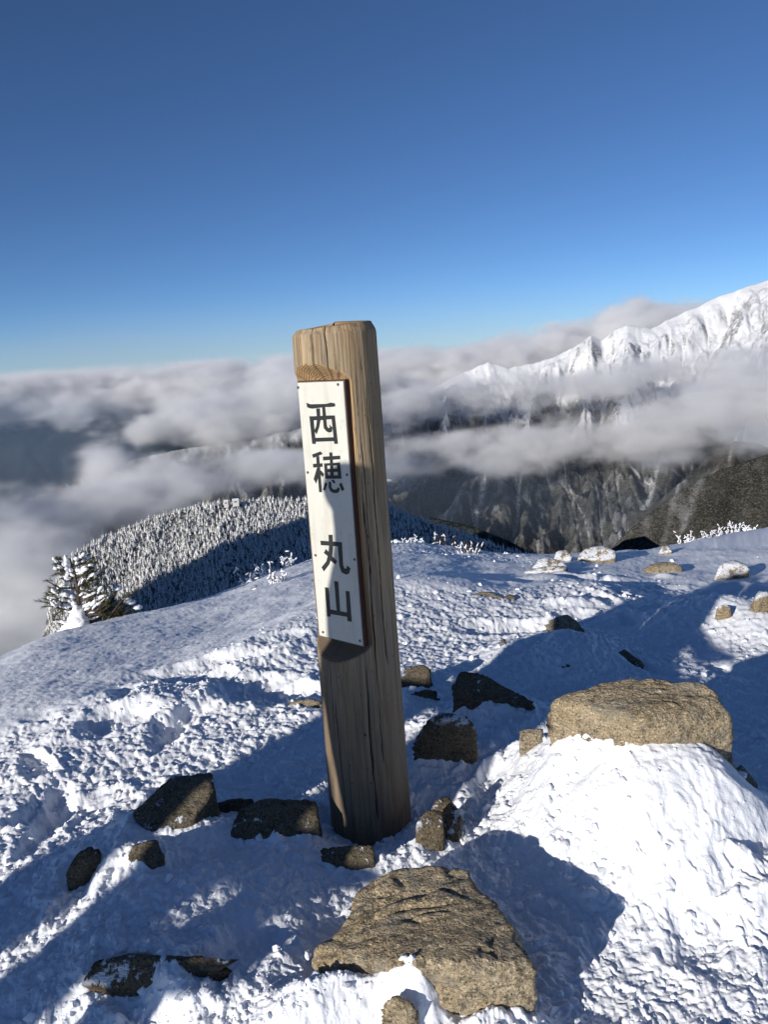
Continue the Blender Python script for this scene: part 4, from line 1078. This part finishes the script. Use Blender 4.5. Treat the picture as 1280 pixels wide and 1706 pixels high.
def cloud(name, blobs, dens, vox, nscale, namp, seed, label, cap=None, gain=2.5, pad=1.45, aniso=0.1, stretch=(1, 1, 1.8), col=(0.99, 0.99, 0.995)):
    """blobs: (px, py, distance, half width px, half height px, half depth m, weight)"""
    B = []
    for px, py, r, hw, hh, dp, w in blobs:
        c = at_r(px, py, r); B.append((c, np.array([hw * r / FPX, dp, hh * r / FPX]), w))
    lo = np.min([c - s * pad for c, s, w in B], axis=0); hi = np.max([c + s * pad for c, s, w in B], axis=0)
    ng = bpy.data.node_groups.new(name, 'GeometryNodeTree')
    ng.interface.new_socket('Geometry', in_out='OUTPUT', socket_type='NodeSocketGeometry')
    N = ng.nodes; L = ng.links
    pos = N.new('GeometryNodeInputPosition')
    def vm(op, a, b=None):
        n = N.new('ShaderNodeVectorMath'); n.operation = op
        for i, q in ((0, a), (1, b)):
            if q is None: continue
            if isinstance(q, bpy.types.NodeSocket): L.new(q, n.inputs[i])
            else: n.inputs[i].default_value = q
        return n.outputs['Value'] if op == 'LENGTH' else n.outputs[0]
    def mt(op, a, b=0.0, clamp=False):
        n = N.new('ShaderNodeMath'); n.operation = op; n.use_clamp = clamp
        for i, q in ((0, a), (1, b)):
            if isinstance(q, bpy.types.NodeSocket): L.new(q, n.inputs[i])
            else: n.inputs[i].default_value = q
        return n.outputs[0]
    def nz(scale, detail, rough, w):
        sc = vm('MULTIPLY', pos.outputs[0], tuple(scale * q for q in stretch)); sc = vm('ADD', sc, (seed * 3.1 + w, seed * 1.7, w * 2.3))
        n = N.new('ShaderNodeTexNoise'); n.inputs['Scale'].default_value = 1.0; n.inputs['Detail'].default_value = detail; n.inputs['Roughness'].default_value = rough
        L.new(sc, n.inputs['Vector']); return n.outputs['Fac'], n.outputs['Color']
    # swirl the space a little so that edges are ragged
    wf, wc = nz(nscale * 0.5, 2, 0.5, 9.0)
    sw = vm('MULTIPLY', vm('SUBTRACT', wc, (0.5, 0.5, 0.5)), (0.55 / nscale, 0.55 / nscale, 0.18 / nscale))
    p = vm('ADD', pos.outputs[0], sw)
    f = None
    for c, s, w in B:
        d = vm('LENGTH', vm('DIVIDE', vm('SUBTRACT', p, tuple(c)), tuple(s)))
        q = mt('MULTIPLY', mt('SUBTRACT', 1.0, d), w)
        if f is None: f = q
        else:
            n = N.new('ShaderNodeMath'); n.operation = 'SMOOTH_MAX'; L.new(f, n.inputs[0]); L.new(q, n.inputs[1]); n.inputs[2].default_value = 0.25; f = n.outputs[0]
    n1, _ = nz(nscale, 6, 0.6, 0.0)
    n2, _ = nz(nscale * 4.3, 5, 0.62, 5.0)
    f = mt('ADD', mt('MULTIPLY', f, 0.8), mt('ADD', mt('MULTIPLY', mt('SUBTRACT', n1, 0.5), namp), mt('MULTIPLY', mt('SUBTRACT', n2, 0.5), namp * 0.45)))
    den = mt('MULTIPLY', f, gain, True)
    den = mt('MULTIPLY', den, den)
    if cap is not None:
        sep = N.new('ShaderNodeSeparateXYZ'); L.new(pos.outputs[0], sep.inputs[0])
        mr = N.new('ShaderNodeMapRange'); L.new(mt('ADD', sep.outputs[2], mt('MULTIPLY', mt('SUBTRACT', n1, 0.5), cap[2])), mr.inputs[0]); mr.inputs[1].default_value = cap[1]; mr.inputs[2].default_value = cap[0]
        den = mt('MULTIPLY', den, mr.outputs[0])
    vc = N.new('GeometryNodeVolumeCube'); L.new(den, vc.inputs['Density'])
    vc.inputs['Background'].default_value = 0
    vc.inputs['Min'].default_value = tuple(lo); vc.inputs['Max'].default_value = tuple(hi)
    for ax, i in zip('XYZ', range(3)): vc.inputs['Resolution ' + ax].default_value = int(max(8, min(400, (hi[i] - lo[i]) / (vox if i != 2 else vox * 0.6))))
    mat = cloud_mat(name + '_vapour', dens, aniso, col)
    sm = N.new('GeometryNodeSetMaterial'); L.new(vc.outputs[0], sm.inputs[0]); sm.inputs['Material'].default_value = mat
    out = N.new('NodeGroupOutput'); L.new(sm.outputs[0], out.inputs[0])
    v = bpy.data.volumes.new(name); v.materials.append(mat)
    o = bpy.data.objects.new(name, v); C.objects.link(o)
    md = o.modifiers.new('vapour', 'NODES'); md.node_group = ng
    o['kind'] = 'stuff'; o['label'] = label; o['category'] = 'cloud'
    return o

far = []
for px, py, hw, hh in [(-320, 700, 260, 70), (-60, 692, 220, 66), (150, 680, 200, 66), (330, 662, 170, 66), (470, 652, 170, 66), (640, 642, 180, 66), (780, 632, 150, 60)]:
    far.append((px, py, 13000, hw, hh, 2000, 1.5))
cloud('distant_cloud_bank', far, 0.007, 70, 1 / 1100.0, 2.3, 1, 'long flat-topped cloud bank along the horizon', gain=2.8, pad=1.25, cap=(-170, 60, 260))
far = []
for px, py, hw, hh in [(760, 628, 140, 50), (880, 606, 140, 50), (980, 582, 120, 48), (1050, 560, 90, 46), (1110, 545, 90, 44)]:
    far.append((px, py, 13500, hw, hh, 1600, 1.3))
cloud('cloud_behind_peak', far, 0.006, 70, 1 / 1000.0, 2.3, 3, 'grey cloud rising behind the left shoulder of the snowy peak', gain=2.4, pad=1.25)
mid = []
for px, py, r, hw, hh, dp, w in [(690, 665, 6000, 90, 45, 450, 1), (800, 655, 6200, 110, 42, 450, 1.0), (760, 740, 5500, 150, 34, 450, 1.0), (900, 648, 6000, 90, 34, 450, 1), (1000, 640, 6000, 110, 30, 450, .9), (1110, 622, 6200, 100, 38, 450, 1), (1230, 625, 6200, 120, 55, 450, 1.1),
                                 (930, 742, 5300, 160, 38, 450, 1.1), (1090, 715, 5300, 160, 55, 450, 1.2), (1240, 690, 5300, 140, 60, 450, 1.2), (1250, 735, 3900, 110, 36, 250, 1.2), (1130, 765, 4000, 80, 20, 200, .8), (680, 778, 5200, 110, 30, 400, 1.1), (820, 770, 5200, 130, 22, 400, .8), (1390, 660, 5500, 140, 80, 450, 1.2)]:
    mid.append((px, py, r, hw, hh, dp, w))
cloud('valley_cloud_band', mid, 0.0065, 27, 1 / 420.0, 2.9, 2, 'ragged band of cloud drifting across the face of the snowy range', gain=1.7)
lft = []
for px, py, r, hw, hh, dp, w in [(370, 695, 5400, 130, 52, 450, 1.3), (480, 660, 5800, 110, 60, 450, 1.2), (250, 715, 5400, 90, 26, 400, .9), (580, 690, 5800, 90, 50, 450, 1.1), (440, 780, 4200, 150, 36, 450, 1.1), (300, 805, 4000, 150, 42, 450, 1.2), (160, 850, 3800, 150, 50, 500, 1.2), (30, 885, 3600, 140, 55, 500, 1.2), (-120, 900, 3500, 160, 90, 600, 1.3), (40, 960, 3200, 130, 80, 500, 1.2), (0, 1060, 2900, 140, 70, 400, 1.2), (560, 775, 4300, 110, 36, 400, 1.0), (165, 775, 4300, 45, 40, 250, .8)]:
    lft.append((px, py, r, hw, hh, dp, w))
cloud('rising_valley_fog', lft, 0.009, 27, 1 / 400.0, 2.5, 5, 'grey fog rising out of the valley at the left', gain=2.0)
near = [(30, 990, 960, 60, 40, 60, 1.0), (90, 960, 900, 50, 26, 40, .6), (-40, 960, 1100, 80, 60, 120, 1.2), (20, 920, 1200, 70, 40, 100, 1.0)]
cloud('drifting_fog', near, 0.006, 7, 1 / 90.0, 1.6, 7, 'thin fog drifting over the left end of the forested ridge', gain=1.5)
veil = [(60, 740, 8200, 330, 110, 1200, 1.2), (700, 800, 3700, 500, 110, 500, 1.0), (1100, 820, 3700, 400, 120, 400, 1.0)]
cloud('horizon_haze', [(640, 575, 22000, 1500, 110, 3000, 1.0), (200, 585, 22000, 1200, 70, 3000, 1.0)], 0.00016, 500, 1 / 9000.0, 0.3, 11, 'pale haze low over the horizon behind the clouds', gain=1.2, col=(0.9, 0.95, 1.0))
cloud('valley_haze', veil, 0.00020, 180, 1 / 2500.0, 0.5, 9, 'thin blue haze hanging in the valley', gain=2.5, col=(0.55, 0.74, 1.0))
